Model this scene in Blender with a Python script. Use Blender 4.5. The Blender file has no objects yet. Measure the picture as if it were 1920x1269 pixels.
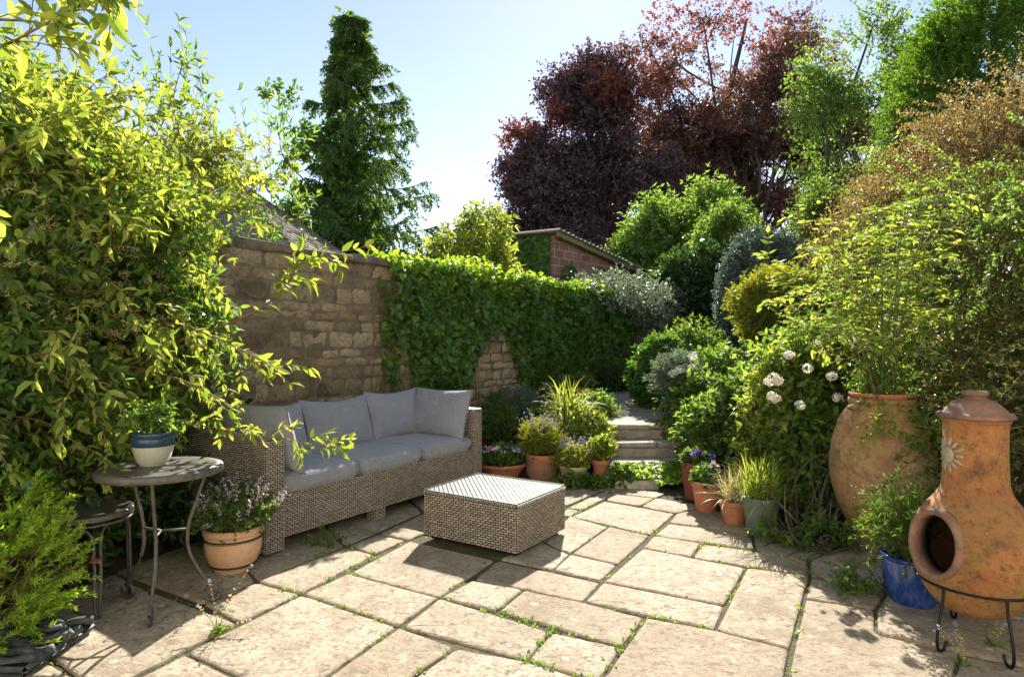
import bpy, math, random
import numpy as np
random.seed(7)
rng = np.random.default_rng(11)
R = math.radians
C = bpy.context.scene.collection
SC = bpy.context.scene
# ------------------------------------------------------------------ camera, sky, sun
H0, F = 1.29, 1200.0
cd = bpy.data.cameras.new('camera'); cam = bpy.data.objects.new('camera', cd); C.objects.link(cam)
cam.location = (0, 0, H0); cam.rotation_euler = (R(90), 0, 0)
cd.sensor_width = 36; cd.lens = 22.5; cd.shift_y = 0.0018; cd.clip_start = 0.05; cd.clip_end = 1000
SC.camera = cam
SUN_EL, SUN_AZ = 35.0, 8.0           # azimuth to the right of straight ahead
w = bpy.data.worlds.new('World'); SC.world = w; w.use_nodes = True
nt = w.node_tree; bg = nt.nodes['Background']
sky = nt.nodes.new('ShaderNodeTexSky'); sky.sky_type = 'NISHITA'; sky.sun_disc = False
sky.sun_elevation = R(SUN_EL); sky.sun_rotation = R(SUN_AZ); sky.altitude = 100
sky.air_density = 0.7; sky.dust_density = 0.06; sky.ozone_density = 3.0
wb = nt.nodes.new('ShaderNodeMix'); wb.data_type = 'RGBA'; wb.blend_type = 'MULTIPLY'; wb.inputs[0].default_value = 1; wb.inputs[7].default_value = (1.3, 1.0, .78, 1)   # warm haze
nt.links.new(sky.outputs[0], wb.inputs[6]); nt.links.new(wb.outputs[2], bg.inputs[0]); bg.inputs[1].default_value = 0.085
sl = bpy.data.lights.new('sun', 'SUN'); sl.energy = 3.6; sl.angle = R(0.5); sl.color = (1, .94, .84)
so = bpy.data.objects.new('sun', sl); C.objects.link(so); so.location = (3, 20, 15)
so.rotation_euler = (R(90 - SUN_EL), 0, R(180 - SUN_AZ))
SC.view_settings.view_transform = 'Standard'; SC.view_settings.look = 'None'
SC.view_settings.exposure = 1.85; SC.view_settings.gamma = 1.0
SC.render.engine = 'CYCLES'
SC.cycles.max_bounces = 8; SC.cycles.transparent_max_bounces = 8
# ------------------------------------------------------------------ helpers
def GP(px, py, z=0.0):
    d = (H0 - z) * F / (py - 638.0); return ((px - 960) / F * d, d)
def ax(px, Y): return (px - 960) / F * Y
def az(py, Y): return H0 - (py - 638) / F * Y
UX, UY = 0.5454, 0.8381
S0 = (-1.46, 3.79)
def W(s, n, z=0.0): return (S0[0] + UX * s - UY * n, S0[1] + UY * s + UX * n, z)
def WA(s, n, z):
    s = np.asarray(s, float); n = np.asarray(n, float) + 0 * s; z = np.asarray(z, float) + 0 * s
    return np.stack([S0[0] + UX * s - UY * n, S0[1] + UY * s + UX * n, z], -1)
def tag(o, label=None, cat=None, group=None, kind=None):
    if label: o['label'] = label
    if cat: o['category'] = cat
    if group: o['group'] = group
    if kind: o['kind'] = kind
    return o
def wloc(o):
    v = np.zeros(3)
    while o is not None:
        v = v + np.array(o.location); o = o.parent
    return v
def empty(name, loc, label=None, cat=None, group=None):
    o = bpy.data.objects.new(name, None); C.objects.link(o); o.location = loc; o.empty_display_size = .1
    return tag(o, label, cat, group)
def obj(name, V, Fs, mat, parent=None, smooth=False, rnd=None, base=None, uv=None):
    """V (n,3) world coords; Fs: list of arrays (m,k) or list of tuples. One mesh object."""
    V = np.asarray(V, float).reshape(-1, 3)
    if isinstance(Fs, np.ndarray): Fs = [Fs]
    groups = {}
    for f in Fs:
        if isinstance(f, np.ndarray) and f.ndim == 2: groups.setdefault(f.shape[1], []).append(f)
        else: groups.setdefault(len(f), []).append(np.array([f]))
    arrs = [np.concatenate(g) for g in groups.values()]
    if parent is not None: org = wloc(parent)
    elif base is not None: org = np.array(base, float)
    else: org = np.array([(V[:, 0].min() + V[:, 0].max()) / 2, (V[:, 1].min() + V[:, 1].max()) / 2, V[:, 2].min()])
    me = bpy.data.meshes.new(name)
    me.vertices.add(len(V)); me.vertices.foreach_set('co', (V - org).astype(np.float32).ravel())
    tot = sum(a.size for a in arrs); nf = sum(len(a) for a in arrs)
    me.loops.add(tot); me.polygons.add(nf)
    me.loops.foreach_set('vertex_index', np.concatenate([a.ravel() for a in arrs]).astype(np.int32))
    st, p = [], 0
    for a in arrs:
        st.append(p + np.arange(len(a)) * a.shape[1]); p += a.size
    me.polygons.foreach_set('loop_start', np.concatenate(st).astype(np.int32))
    me.polygons.foreach_set('use_smooth', np.full(nf, bool(smooth)))
    if rnd is not None:
        at = me.attributes.new('rnd', 'FLOAT', 'POINT'); at.data.foreach_set('value', np.asarray(rnd, np.float32))
    if uv is not None:
        l = me.uv_layers.new(name='UVMap'); idx = np.concatenate([a.ravel() for a in arrs])
        l.data.foreach_set('uv', np.asarray(uv, np.float32)[idx].ravel())
    me.update(calc_edges=True); me.validate()
    me.materials.append(mat)
    o = bpy.data.objects.new(name, me); C.objects.link(o)
    if parent is not None: o.parent = parent
    else: o.location = org
    return o
class MB:
    def __init__(s): s.V = []; s.F = []; s.R = []; s.n = 0
    def add(s, V, Fs, r=0.5):
        V = np.asarray(V, float).reshape(-1, 3)
        for f in ([Fs] if isinstance(Fs, np.ndarray) else Fs):
            s.F.append((np.asarray(f) + s.n) if isinstance(f, np.ndarray) else tuple(i + s.n for i in f))
        s.V.append(V); s.R.append(np.full(len(V), r) if np.isscalar(r) else r); s.n += len(V); return s
    def build(s, name, mat, parent=None, smooth=False, **k):
        return obj(name, np.concatenate(s.V), s.F, mat, parent, smooth, rnd=np.concatenate(s.R), **k)
def norm(a): return a / np.maximum(np.linalg.norm(a, axis=-1, keepdims=True), 1e-9)
BOXF = np.array([[0, 3, 2, 1], [4, 5, 6, 7], [0, 1, 5, 4], [1, 2, 6, 5], [2, 3, 7, 6], [3, 0, 4, 7]])
def boxv(s0, s1, n0, n1, z0, z1, fr=W):
    return [fr(a, b, c) for c in (z0, z1) for a, b in ((s0, n0), (s1, n0), (s1, n1), (s0, n1))]
def XY(x, y, z): return (x, y, z)
def rbox(s0, s1, n0, n1, z0, z1, r=.008, fr=W):
    """bevelled box"""
    V = []; idx = {}
    cs = [(s0, s1), (n0, n1), (z0, z1)]
    out = []
    for i in (0, 1):
        for j in (0, 1):
            for k in (0, 1):
                c = [cs[0][i], cs[1][j], cs[2][k]]; sg = [1 - 2 * i, 1 - 2 * j, 1 - 2 * k]
                for a in range(3):
                    p = [c[q] + (sg[q] * r if q != a else 0) for q in range(3)]
                    idx[(i, j, k, a)] = len(out); out.append(fr(*p))
    Fq, Ft = [], []
    for a in range(3):
        b, c = [(1, 2), (2, 0), (0, 1)][a]
        for e in (0, 1):
            def key(x, y):
                t = [0, 0, 0]; t[a] = e; t[b] = x; t[c] = y; return idx[(t[0], t[1], t[2], a)]
            q = [key(0, 0), key(1, 0), key(1, 1), key(0, 1)]
            Fq.append(q if e else q[::-1])
    for a in range(3):
        b, c = [(1, 2), (2, 0), (0, 1)][a]
        for x in (0, 1):
            for y in (0, 1):
                def key(e, side):
                    t = [0, 0, 0]; t[a] = e; t[b] = x; t[c] = y; return idx[(t[0], t[1], t[2], side)]
                q = [key(0, b), key(1, b), key(1, c), key(0, c)]
                Fq.append(q if (x == y) else q[::-1])
    for i in (0, 1):
        for j in (0, 1):
            for k in (0, 1):
                t = [idx[(i, j, k, 0)], idx[(i, j, k, 1)], idx[(i, j, k, 2)]]
                Ft.append(t if (i + j + k) % 2 else t[::-1])
    return np.array(out), [np.array(Fq), np.array(Ft)]
def lathe(prof, cx, cy, z0=0, seg=40, wob=0.0, cap=True):
    a = np.linspace(0, 2 * math.pi, seg, endpoint=False); pr = np.array(prof, float); k = len(pr)
    wb = 1 + wob * (np.sin(2 * a + .7)[None] * .5 + np.sin(3 * a + 2)[None] * .3 + .4 * np.sin(5 * a + pr[:, 1:2] * 9))
    V = np.stack([cx + pr[:, :1] * np.cos(a) * wb, cy + pr[:, :1] * np.sin(a) * wb, z0 + pr[:, 1:2] + 0 * a[None]], -1).reshape(-1, 3)
    i = np.arange(k - 1)[:, None] * seg; j = np.arange(seg)[None]; j2 = (j + 1) % seg
    Fq = np.stack([i + j, i + j2, i + seg + j2, i + seg + j], -1).reshape(-1, 4)
    return V, [Fq]
def sm(pr, n=3):
    """smooth a profile with Catmull-Rom"""
    p = np.array(pr, float); p = np.vstack([2 * p[0] - p[1], p, 2 * p[-1] - p[-2]]); out = []
    for i in range(1, len(p) - 2):
        for t in np.linspace(0, 1, n, endpoint=False):
            a, b, c, d = p[i - 1:i + 3]
            out.append(.5 * (2 * b + (c - a) * t + (2 * a - 5 * b + 4 * c - d) * t * t + (3 * b - a - 3 * c + d) * t ** 3))
    out.append(p[-2]); return np.array(out)
def tubes(L, r, seg=4, closed=False):
    """L (m,k,3) polylines, r scalar or (m,k) -> V,F"""
    L = np.asarray(L, float)
    if L.ndim == 2: L = L[None]
    m, k, _ = L.shape; r = np.broadcast_to(np.asarray(r, float), (m, k))
    T = norm(np.gradient(L, axis=1))
    ref = np.where(np.abs(T[..., 2:3]) > .9, np.array([1., 0, 0]), np.array([0, 0, 1.]))
    A = norm(np.cross(T, ref)); B = np.cross(T, A)
    an = np.linspace(0, 2 * math.pi, seg, endpoint=False)
    V = L[:, :, None] + r[:, :, None, None] * (A[:, :, None] * np.cos(an)[:, None] + B[:, :, None] * np.sin(an)[:, None])
    V = V.reshape(-1, 3)
    i = np.arange(m)[:, None, None] * k * seg; j = np.arange(k - 1)[None, :, None] * seg; q = np.arange(seg)[None, None]; q2 = (q + 1) % seg
    b = i + j
    Fq = np.stack([b + q, b + q2, b + seg + q2, b + seg + q], -1).reshape(-1, 4)
    ends = []
    if seg <= 8:
        e0 = (np.arange(m) * k * seg)[:, None] + np.arange(seg)[::-1][None]; e1 = (np.arange(m) * k * seg + (k - 1) * seg)[:, None] + np.arange(seg)[None]
        ends = [e0, e1]
    return V, [Fq] + ends
def curve(pts, n=6): return sm(pts, n)
# ------------------------------------------------------------------ materials
def mat(name):
    m = bpy.data.materials.new(name); m.use_nodes = True; t = m.node_tree
    return m, t, t.nodes['Principled BSDF']
def nd(t, typ, **k):
    n = t.nodes.new(typ)
    for a, b in k.items():
        if a.startswith('i_'):
            n.inputs[a[2:].replace('_', ' ')].default_value = b
        else: setattr(n, a, b)
    return n
def ramp(t, stops, src):
    r = t.nodes.new('ShaderNodeValToRGB'); e = r.color_ramp.elements
    while len(e) < len(stops): e.new(.5)
    for x, (p, c) in zip(e, stops): x.position = p; x.color = (*c, 1) if len(c) == 3 else c
    t.links.new(src, r.inputs[0]); return r.outputs[0]
def noise(t, scale, detail=5, rough=.6, coord=None, dist=0):
    n = nd(t, 'ShaderNodeTexNoise', i_Scale=scale, i_Detail=detail, i_Roughness=rough, i_Distortion=dist)
    if coord is None:
        coord = t.nodes.get('gco') or nd(t, 'ShaderNodeNewGeometry', name='gco')
        coord = coord.outputs['Position']
    t.links.new(coord, n.inputs['Vector']); return n.outputs['Fac']
def mix(t, f, a, b, typ='MIX'):
    m = t.nodes.new('ShaderNodeMix'); m.data_type = 'RGBA'; m.blend_type = typ
    for s, v in ((m.inputs[0], f), (m.inputs[6], a), (m.inputs[7], b)):
        if isinstance(v, (int, float)): s.default_value = v
        elif isinstance(v, tuple): s.default_value = (*v, 1)
        else: t.links.new(v, s)
    return m.outputs[2]
def bump(t, b, h, dist=.01, strength=1.0):
    n = nd(t, 'ShaderNodeBump', i_Distance=dist, i_Strength=strength); t.links.new(h, n.inputs['Height']); t.links.new(n.outputs[0], b.inputs['Normal'])
def rndn(t): return nd(t, 'ShaderNodeAttribute', attribute_name='rnd').outputs['Fac']
def leaf(name, c1, c2, c3, trans=.45, rough=.45, tint=(2.6, 2.3, .9), spec=.4):
    m, t, b = mat(name); c1, c2, c3 = [tuple(min(.9, q * (1.62 if max(c3) < .5 else 1)) for q in c) for c in (c1, c2, c3)]
    col = ramp(t, [(0, c1), (.5, c2), (1, c3)], rndn(t))
    big = noise(t, 2.2, 2)
    col = mix(t, ramp(t, [(.35, (0, 0, 0)), (.65, (1, 1, 1))], big), mix(t, .25, col, c1), col)
    t.links.new(col, b.inputs['Base Color']); b.inputs['Roughness'].default_value = rough
    b.inputs['Specular IOR Level'].default_value = spec
    tr = t.nodes.new('ShaderNodeBsdfTranslucent')
    t.links.new(mix(t, 1.0, col, tint, 'MULTIPLY'), tr.inputs['Color'])
    ms = t.nodes.new('ShaderNodeMixShader'); ms.inputs[0].default_value = trans
    t.links.new(b.outputs[0], ms.inputs[1]); t.links.new(tr.outputs[0], ms.inputs[2])
    t.links.new(ms.outputs[0], t.nodes['Material Output'].inputs[0]); return m
def simple(name, c, rough=.6, metal=0, c2=None, scale=20, bmp=0, bscale=60, spec=.5):
    m, t, b = mat(name)
    if c2: t.links.new(ramp(t, [(.3, c), (.7, c2)], noise(t, scale)), b.inputs['Base Color'])
    else: b.inputs['Base Color'].default_value = (*c, 1)
    b.inputs['Roughness'].default_value = rough; b.inputs['Metallic'].default_value = metal; b.inputs['Specular IOR Level'].default_value = spec
    if bmp: bump(t, b, noise(t, bscale), bmp)
    return m
M = {}
M['lime'] = leaf('lime_leaf', (.055, .09, .018), (.12, .16, .03), (.24, .26, .07), .46, rough=.6, tint=(2.6, 2.35, 1.1), spec=.2)
M['fresh'] = leaf('fresh_leaf', (.035, .075, .018), (.065, .12, .025), (.13, .18, .045), .5, tint=(2.7, 2.4, 1.1))
M['mid'] = leaf('mid_leaf', (.03, .065, .016), (.055, .1, .024), (.1, .15, .04), .45)
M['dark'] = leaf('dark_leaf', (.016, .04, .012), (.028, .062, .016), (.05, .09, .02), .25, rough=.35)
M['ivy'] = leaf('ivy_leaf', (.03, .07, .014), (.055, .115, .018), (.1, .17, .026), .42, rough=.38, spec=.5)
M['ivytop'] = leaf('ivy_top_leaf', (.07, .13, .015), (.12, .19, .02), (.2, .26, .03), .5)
M['laurel'] = leaf('laurel_leaf', (.03, .075, .02), (.05, .11, .025), (.09, .16, .03), .35, rough=.35)
M['grey'] = leaf('grey_leaf', (.07, .1, .07), (.11, .145, .1), (.18, .21, .16), .3, tint=(1.5, 1.5, 1.1))
M['bluegrey'] = leaf('bluegrey_leaf', (.035, .06, .045), (.07, .1, .08), (.16, .19, .17), .25, tint=(1.5, 1.6, 1.2))
M['yellow'] = leaf('yellow_green_leaf', (.08, .11, .015), (.13, .16, .022), (.22, .22, .045), .38)
M['conifer'] = leaf('conifer_leaf', (.03, .06, .02), (.05, .09, .024), (.08, .12, .03), .35, tint=(2.4, 2.3, .8))
M['cypress'] = leaf('cypress_leaf', (.035, .08, .014), (.06, .115, .018), (.1, .16, .025), .38, tint=(2.4, 2.3, .7))
M['copper'] = leaf('copper_leaf', (.05, .032, .03), (.085, .05, .038), (.14, .075, .045), .4, tint=(2.5, 1.9, 1.4), spec=.6)
M['purple'] = leaf('purple_leaf', (.04, .028, .033), (.065, .042, .045), (.11, .06, .055), .26, tint=(2.4, 1.5, 1.2), spec=.7)
M['red'] = leaf('red_leaf', (.08, .03, .028), (.14, .045, .034), (.2, .08, .045), .4, tint=(2.0, 1.5, 1.2))
M['tan'] = leaf('tan_leaf', (.1, .075, .03), (.16, .125, .05), (.22, .18, .075), .42, tint=(1.9, 1.7, 1.1))
M['straw'] = leaf('straw', (.22, .19, .08), (.32, .27, .13), (.42, .36, .2), .4, tint=(1.5, 1.4, 1.1))
M['coto'] = leaf('coto_leaf', (.028, .045, .012), (.055, .078, .016), (.1, .12, .025), .32)
M['heath'] = leaf('heath_leaf', (.1, .17, .02), (.16, .25, .03), (.25, .34, .05), .45)
def petal(n, c, tr=.3):
    return leaf(n, tuple(x * .75 for x in c), c, tuple(min(1, x * 1.15) for x in c), tr, tint=(1.1, 1.1, 1.1))
M['white_fl'] = petal('white_petal', (.75, .72, .62)); M['pink_fl'] = petal('pink_petal', (.75, .08, .3)); M['lilac_fl'] = petal('lilac_petal', (.42, .36, .46))
M['violet_fl'] = petal('violet_petal', (.16, .08, .4)); M['yellow_fl'] = petal('yellow_petal', (.8, .55, .03)); M['orange_fl'] = petal('orange_petal', (.7, .2, .02)); M['blue_fl'] = petal('blue_petal', (.35, .42, .7)); M['palepink_fl'] = petal('palepink_petal', (.68, .55, .55)); M['redorange_fl'] = petal('red_orange_petal', (.6, .08, .02))
M['stem'] = simple('stem_brown', (.12, .06, .035), .7, c2=(.2, .11, .06))
M['gstem'] = simple('stem_green', (.12, .16, .05), .6, c2=(.16, .14, .06))
M['bark'] = simple('bark', (.06, .045, .035), .9, c2=(.13, .11, .085), scale=9, bmp=.02, bscale=25)
M['soil'] = simple('soil', (.035, .024, .016), .95, c2=(.09, .065, .045), scale=14, bmp=.03, bscale=40)
M['iron'] = simple('brown_painted_iron', (.07, .062, .052), .5, .3, c2=(.14, .125, .105), scale=30, bmp=.001, bscale=120)
M['black'] = simple('black_iron', (.012, .012, .013), .35, .5)
def terracotta(name, c1, c2, c3, dirt=(.1, .08, .05), amt=.5, moss=None, sc=6):
    m, t, b = mat(name)
    col = ramp(t, [(.25, c1), (.5, c2), (.75, c3)], noise(t, sc, 6, .65))
    col = mix(t, ramp(t, [(.5, (0, 0, 0)), (.72, (amt,) * 3)], noise(t, sc * 2.3, 8, .75, dist=.4)), col, dirt)
    if moss: col = mix(t, ramp(t, [(.45, (0, 0, 0)), (.65, (.75,) * 3)], noise(t, sc * .8, 4, .6, dist=.6)), col, moss)
    v = nd(t, 'ShaderNodeTexVoronoi', i_Scale=sc * 11); t.links.new(t.nodes['gco'].outputs['Position'], v.inputs['Vector'])
    sp = ramp(t, [(.1, (.45,) * 3), (.2, (0, 0, 0))], v.outputs['Distance'])
    sp2 = mix(t, 1.0, sp, ramp(t, [(.5, (0, 0, 0)), (.6, (1, 1, 1))], noise(t, sc * 1.6, 3)), 'MULTIPLY')
    col = mix(t, sp2, col, (.55, .5, .4))
    t.links.new(col, b.inputs['Base Color']); b.inputs['Roughness'].default_value = .8
    v2 = noise(t, 30, 9, .8); col2 = mix(t, ramp(t, [(.5, (0, 0, 0)), (.66, (.8 if amt > .8 else .35,) * 3)], v2), col, tuple(q * .45 for q in c1)); t.links.new(col2, b.inputs['Base Color']); bump(t, b, v2, .012 if amt > .8 else .005); return m
M['terra'] = terracotta('terracotta', (.36, .12, .055), (.45, .17, .08), (.5, .23, .12), (.3, .2, .13), .5)
M['terra_red'] = terracotta('dark_red_terracotta', (.16, .035, .022), (.2, .045, .028), (.24, .06, .035), amt=.2)
M['terra_peach'] = terracotta('peach_terracotta', (.56, .32, .16), (.62, .37, .2), (.66, .42, .24), (.5, .4, .3), .35)
M['terra_cream'] = terracotta('cream_terracotta', (.5, .4, .26), (.58, .47, .31), (.6, .5, .36), (.4, .3, .2), .4)
M['terra_old'] = terracotta('aged_terracotta', (.2, .12, .075), (.33, .17, .1), (.4, .22, .13), (.12, .1, .06), .6)
M['urn'] = terracotta('urn_clay', (.26, .14, .06), (.44, .27, .12), (.56, .39, .2), (.05, .035, .022), 1.0, (.27, .22, .03), 3.6)
M['chim'] = terracotta('chimenea_clay', (.2, .075, .03), (.46, .19, .06), (.62, .34, .13), (.07, .045, .032), 1.0, (.34, .22, .06), 3.4)
M['chimrim'] = terracotta('chimenea_rim_clay', (.13, .075, .05), (.24, .13, .08), (.36, .2, .12), (.07, .055, .045), .8)
M['soot'] = simple('sooty_clay', (.06, .03, .018), .95, c2=(.16, .07, .03), scale=9)
def glaze(name, c1, c2, c3, sc=25):
    m, t, b = mat(name)
    g = t.nodes.new('ShaderNodeNewGeometry'); g.name = 'gco'; mp = nd(t, 'ShaderNodeMapping'); mp.inputs['Scale'].default_value = (1, 1, .25)
    t.links.new(g.outputs['Position'], mp.inputs[0])
    t.links.new(ramp(t, [(.3, c1), (.5, c2), (.72, c3)], noise(t, sc, 7, .7, mp.outputs[0])), b.inputs['Base Color'])
    b.inputs['Roughness'].default_value = .18; b.inputs['Coat Weight'].default_value = .5; return m
M['blueglaze'] = glaze('blue_glaze', (.008, .02, .1), (.015, .06, .28), (.1, .16, .3), 40)
M['bluerim'] = simple('blue_glaze_rim', (.01, .04, .26), .12)
M['navy'] = simple('navy_glaze', (.015, .035, .07), .2, c2=(.03, .06, .1)); M['creamglaze'] = glaze('cream_glaze', (.3, .32, .24), (.42, .42, .3), (.5, .47, .36))
M['teal'] = simple('teal_glaze', (.02, .09, .16), .25); M['cobalt'] = simple('cobalt_glaze', (.01, .03, .2), .2)
M['greenpot'] = simple('grey_green_pot', (.09, .12, .095), .4, c2=(.13, .16, .125), scale=8)
M['blackband'] = simple('black_band', (.02, .018, .016), .5)
def stonemat(dirty=1.0):
    m, t, b = mat('rubble_stone' if dirty == 1 else 'cleaner_rubble_stone')
    col = ramp(t, [(0, (.32, .24, .14)), (.25, (.54, .41, .24)), (.55, (.7, .53, .3)), (.8, (.78, .62, .38)), (1, (.82, .69, .47))], rndn(t))
    col = mix(t, ramp(t, [(.35, (0, 0, 0)), (.7, (.6,) * 3)], noise(t, 7, 8, .7)), col, (.34, .25, .14))
    st = ramp(t, [(.47, (0, 0, 0)), (.62, (.8 * dirty,) * 3)], noise(t, 1.5, 6, .65, dist=.5))
    st = mix(t, 1.0, st, ramp(t, [(.0, (1, 1, 1)), (.9, (.15,) * 3)], rndn(t)), 'MULTIPLY')
    col = mix(t, st, col, (.075, .06, .042))
    v = nd(t, 'ShaderNodeTexVoronoi', i_Scale=34); t.links.new(t.nodes['gco'].outputs['Position'], v.inputs['Vector'])
    sp = mix(t, 1.0, ramp(t, [(.15, (1,) * 3), (.32, (0, 0, 0))], v.outputs['Distance']), ramp(t, [(.52, (0, 0, 0)), (.6, (.8,) * 3)], noise(t, 5, 4)), 'MULTIPLY')
    col = mix(t, sp, col, (.5, .46, .37))
    t.links.new(col, b.inputs['Base Color']); b.inputs['Roughness'].default_value = .92
    n9 = noise(t, 30, 9, .8); col = mix(t, ramp(t, [(.5, (0, 0, 0)), (.62, (.75 * dirty,) * 3)], n9), col, (.1, .075, .045)); col = mix(t, ramp(t, [(.35, (.5,) * 3), (.44, (0, 0, 0))], n9), col, (.62, .54, .4)); t.links.new(col, b.inputs['Base Color'])
    bump(t, b, noise(t, 22, 10, .8), .06); return m
M['stone'] = stonemat(); M['stone2'] = stonemat(.3)
M['mortar'] = simple('lime_mortar', (.1, .075, .05), .95, c2=(.28, .21, .13), scale=6, bmp=.02, bscale=30)
M['cope'] = simple('coping_stone', (.1, .085, .06), .95, c2=(.26, .21, .15), scale=9, bmp=.03, bscale=25)
def flagmat():
    m, t, b = mat('flagstone')
    col = ramp(t, [(0, (.35, .295, .21)), (.5, (.44, .38, .28)), (1, (.5, .45, .35))], rndn(t))
    col = mix(t, ramp(t, [(.38, (0, 0, 0)), (.68, (.75,) * 3)], noise(t, 4.5, 8, .7, dist=.3)), col, (.26, .19, .115))
    col = mix(t, ramp(t, [(.46, (0, 0, 0)), (.6, (.85,) * 3)], noise(t, 42, 6, .75)), col, (.25, .185, .115))
    col = mix(t, ramp(t, [(.55, (0, 0, 0)), (.68, (.75,) * 3)], noise(t, 13, 5, .6, dist=.8)), col, (.5, .42, .3))
    col = mix(t, ramp(t, [(.54, (0, 0, 0)), (.63, (.85,) * 3)], noise(t, 17, 7, .75, dist=.3)), col, (.14, .1, .06))
    col = mix(t, ramp(t, [(.52, (0, 0, 0)), (.62, (.6,) * 3)], noise(t, 2.6, 8, .75, dist=.6)), col, (.2, .155, .1))
    col = mix(t, mix(t, 1.0, ramp(t, [(.55, (0, 0, 0)), (.7, (1,) * 3)], noise(t, 1.3, 3)), ramp(t, [(.4, (.1,) * 3), (.7, (.9,) * 3)], noise(t, 24, 6, .7)), 'MULTIPLY'), col, (.16, .125, .085))
    v = nd(t, 'ShaderNodeTexVoronoi', i_Scale=9); 
    ns = nd(t, 'ShaderNodeTexNoise', i_Scale=25); t.links.new(t.nodes['gco'].outputs['Position'], ns.inputs['Vector'])
    t.links.new(mix(t, .04, t.nodes['gco'].outputs['Position'], ns.outputs['Color']), v.inputs['Vector'])
    sp = mix(t, 1.0, ramp(t, [(.07, (.8,) * 3), (.17, (0, 0, 0))], v.outputs['Distance']), ramp(t, [(.5, (0, 0, 0)), (.56, (.8,) * 3)], noise(t, 3.1, 2)), 'MULTIPLY')
    col = mix(t, sp, col, (.7, .66, .56))
    t.links.new(col, b.inputs['Base Color']); b.inputs['Roughness'].default_value = .88
    bump(t, b, noise(t, 28, 10, .72), .012); return m
M['flag'] = flagmat()
M['mossy'] = simple('joint_soil', (.05, .04, .02), .95, c2=(.1, .1, .035), scale=9, bmp=.02, bscale=60)
M['gravel'] = simple('gravel_path', (.3, .26, .2), .95, c2=(.55, .49, .4), scale=45, bmp=.03, bscale=70)
M['grass_ground'] = simple('rough_grass_ground', (.03, .06, .015), .95, c2=(.07, .1, .03), scale=3, bmp=.05, bscale=20)
def wick(name, c1, c2):
    m, t, b = mat(name)
    t.links.new(mix(t, .35, ramp(t, [(0, c1), (1, c2)], rndn(t)), ramp(t, [(.35, c1), (.65, c2)], noise(t, 160, 3))), b.inputs['Base Color'])
    b.inputs['Roughness'].default_value = .45; return m
M['wicker'] = wick('wicker_strand', (.2, .17, .13), (.46, .4, .315)); M['wickback'] = simple('wicker_shadow_gap', (.018, .013, .009), .9)
M['wickertop'] = wick('wicker_pale', (.42, .4, .37), (.7, .68, .63))
def fabric():
    m, t, b = mat('grey_fabric')
    n1 = noise(t, 330, 3, .8); n2 = noise(t, 9, 4)
    col = mix(t, ramp(t, [(.35, (0, 0, 0)), (.65, (1, 1, 1))], n1), (.13, .15, .18), (.38, .41, .46))
    col = mix(t, ramp(t, [(.4, (0, 0, 0)), (.8, (.35,) * 3)], n2), col, (.33, .33, .33))
    t.links.new(col, b.inputs['Base Color']); b.inputs['Roughness'].default_value = .95; b.inputs['Sheen Weight'].default_value = .3
    a = nd(t, 'ShaderNodeMath', operation='ADD'); m2 = nd(t, 'ShaderNodeMath', operation='MULTIPLY'); m2.inputs[1].default_value = 5.0
    n3 = noise(t, 14, 3, .5, dist=1.2); t.links.new(n3, m2.inputs[0]); t.links.new(n1, a.inputs[0]); t.links.new(m2.outputs[0], a.inputs[1])
    bump(t, b, a.outputs[0], .005); return m
M['fabric'] = fabric(); M['piping'] = simple('dark_grey_piping', (.13, .14, .16), .9)
def glassm():
    m, t, b = mat('table_glass'); tr = t.nodes.new('ShaderNodeBsdfTransparent'); tr.inputs[0].default_value = (.95, .97, .96, 1)
    b.inputs['Base Color'].default_value = (.6, .7, .68, 1); b.inputs['Roughness'].default_value = .12
    gl = t.nodes.new('ShaderNodeBsdfGlossy'); gl.inputs['Roughness'].default_value = .16
    fr = nd(t, 'ShaderNodeLayerWeight', i_Blend=.12)
    ms = t.nodes.new('ShaderNodeMixShader'); t.links.new(fr.outputs[1], ms.inputs[0]); t.links.new(tr.outputs[0], ms.inputs[1]); t.links.new(gl.outputs[0], ms.inputs[2])
    t.links.new(ms.outputs[0], t.nodes['Material Output'].inputs[0]); return m
M['glass'] = glassm()
def slatem(name, a, b_, c):
    m, t, b = mat(name)
    col = ramp(t, [(0, a), (.5, b_), (1, c)], rndn(t)); col = mix(t, ramp(t, [(.45, (0, 0, 0)), (.65, (.6,) * 3)], noise(t, 6, 6)), col, (.3, .27, .2))
    t.links.new(col, b.inputs['Base Color']); b.inputs['Roughness'].default_value = .9; bump(t, b, noise(t, 12, 6), .03); return m
M['slate'] = slatem('stone_slate', (.15, .13, .11), (.24, .21, .175), (.33, .29, .24))
M['oldtile'] = slatem('old_roof_tile', (.1, .075, .055), (.15, .115, .085), (.2, .16, .12))
def brickm():
    m, t, b = mat('red_brick'); br = t.nodes.new('ShaderNodeTexBrick')
    br.inputs['Color1'].default_value = (.3, .13, .09, 1); br.inputs['Color2'].default_value = (.42, .2, .14, 1); br.inputs['Mortar'].default_value = (.45, .38, .3, 1)
    br.inputs['Scale'].default_value = 1; br.inputs['Mortar Size'].default_value = .012; br.inputs['Brick Width'].default_value = .32; br.inputs['Row Height'].default_value = .15
    u = t.nodes.new('ShaderNodeUVMap'); t.links.new(u.outputs[0], br.inputs[0])
    t.links.new(mix(t, ramp(t, [(.4, (0, 0, 0)), (.7, (.5,) * 3)], noise(t, 5)), br.outputs[0], (.2, .12, .09)), b.inputs['Base Color'])
    iv = nd(t, 'ShaderNodeMath', operation='SUBTRACT'); iv.inputs[0].default_value = 1; t.links.new(br.outputs['Fac'], iv.inputs[1]); bump(t, b, iv.outputs[0], .01)
    b.inputs['Roughness'].default_value = .9; return m
M['brick'] = brickm()
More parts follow.
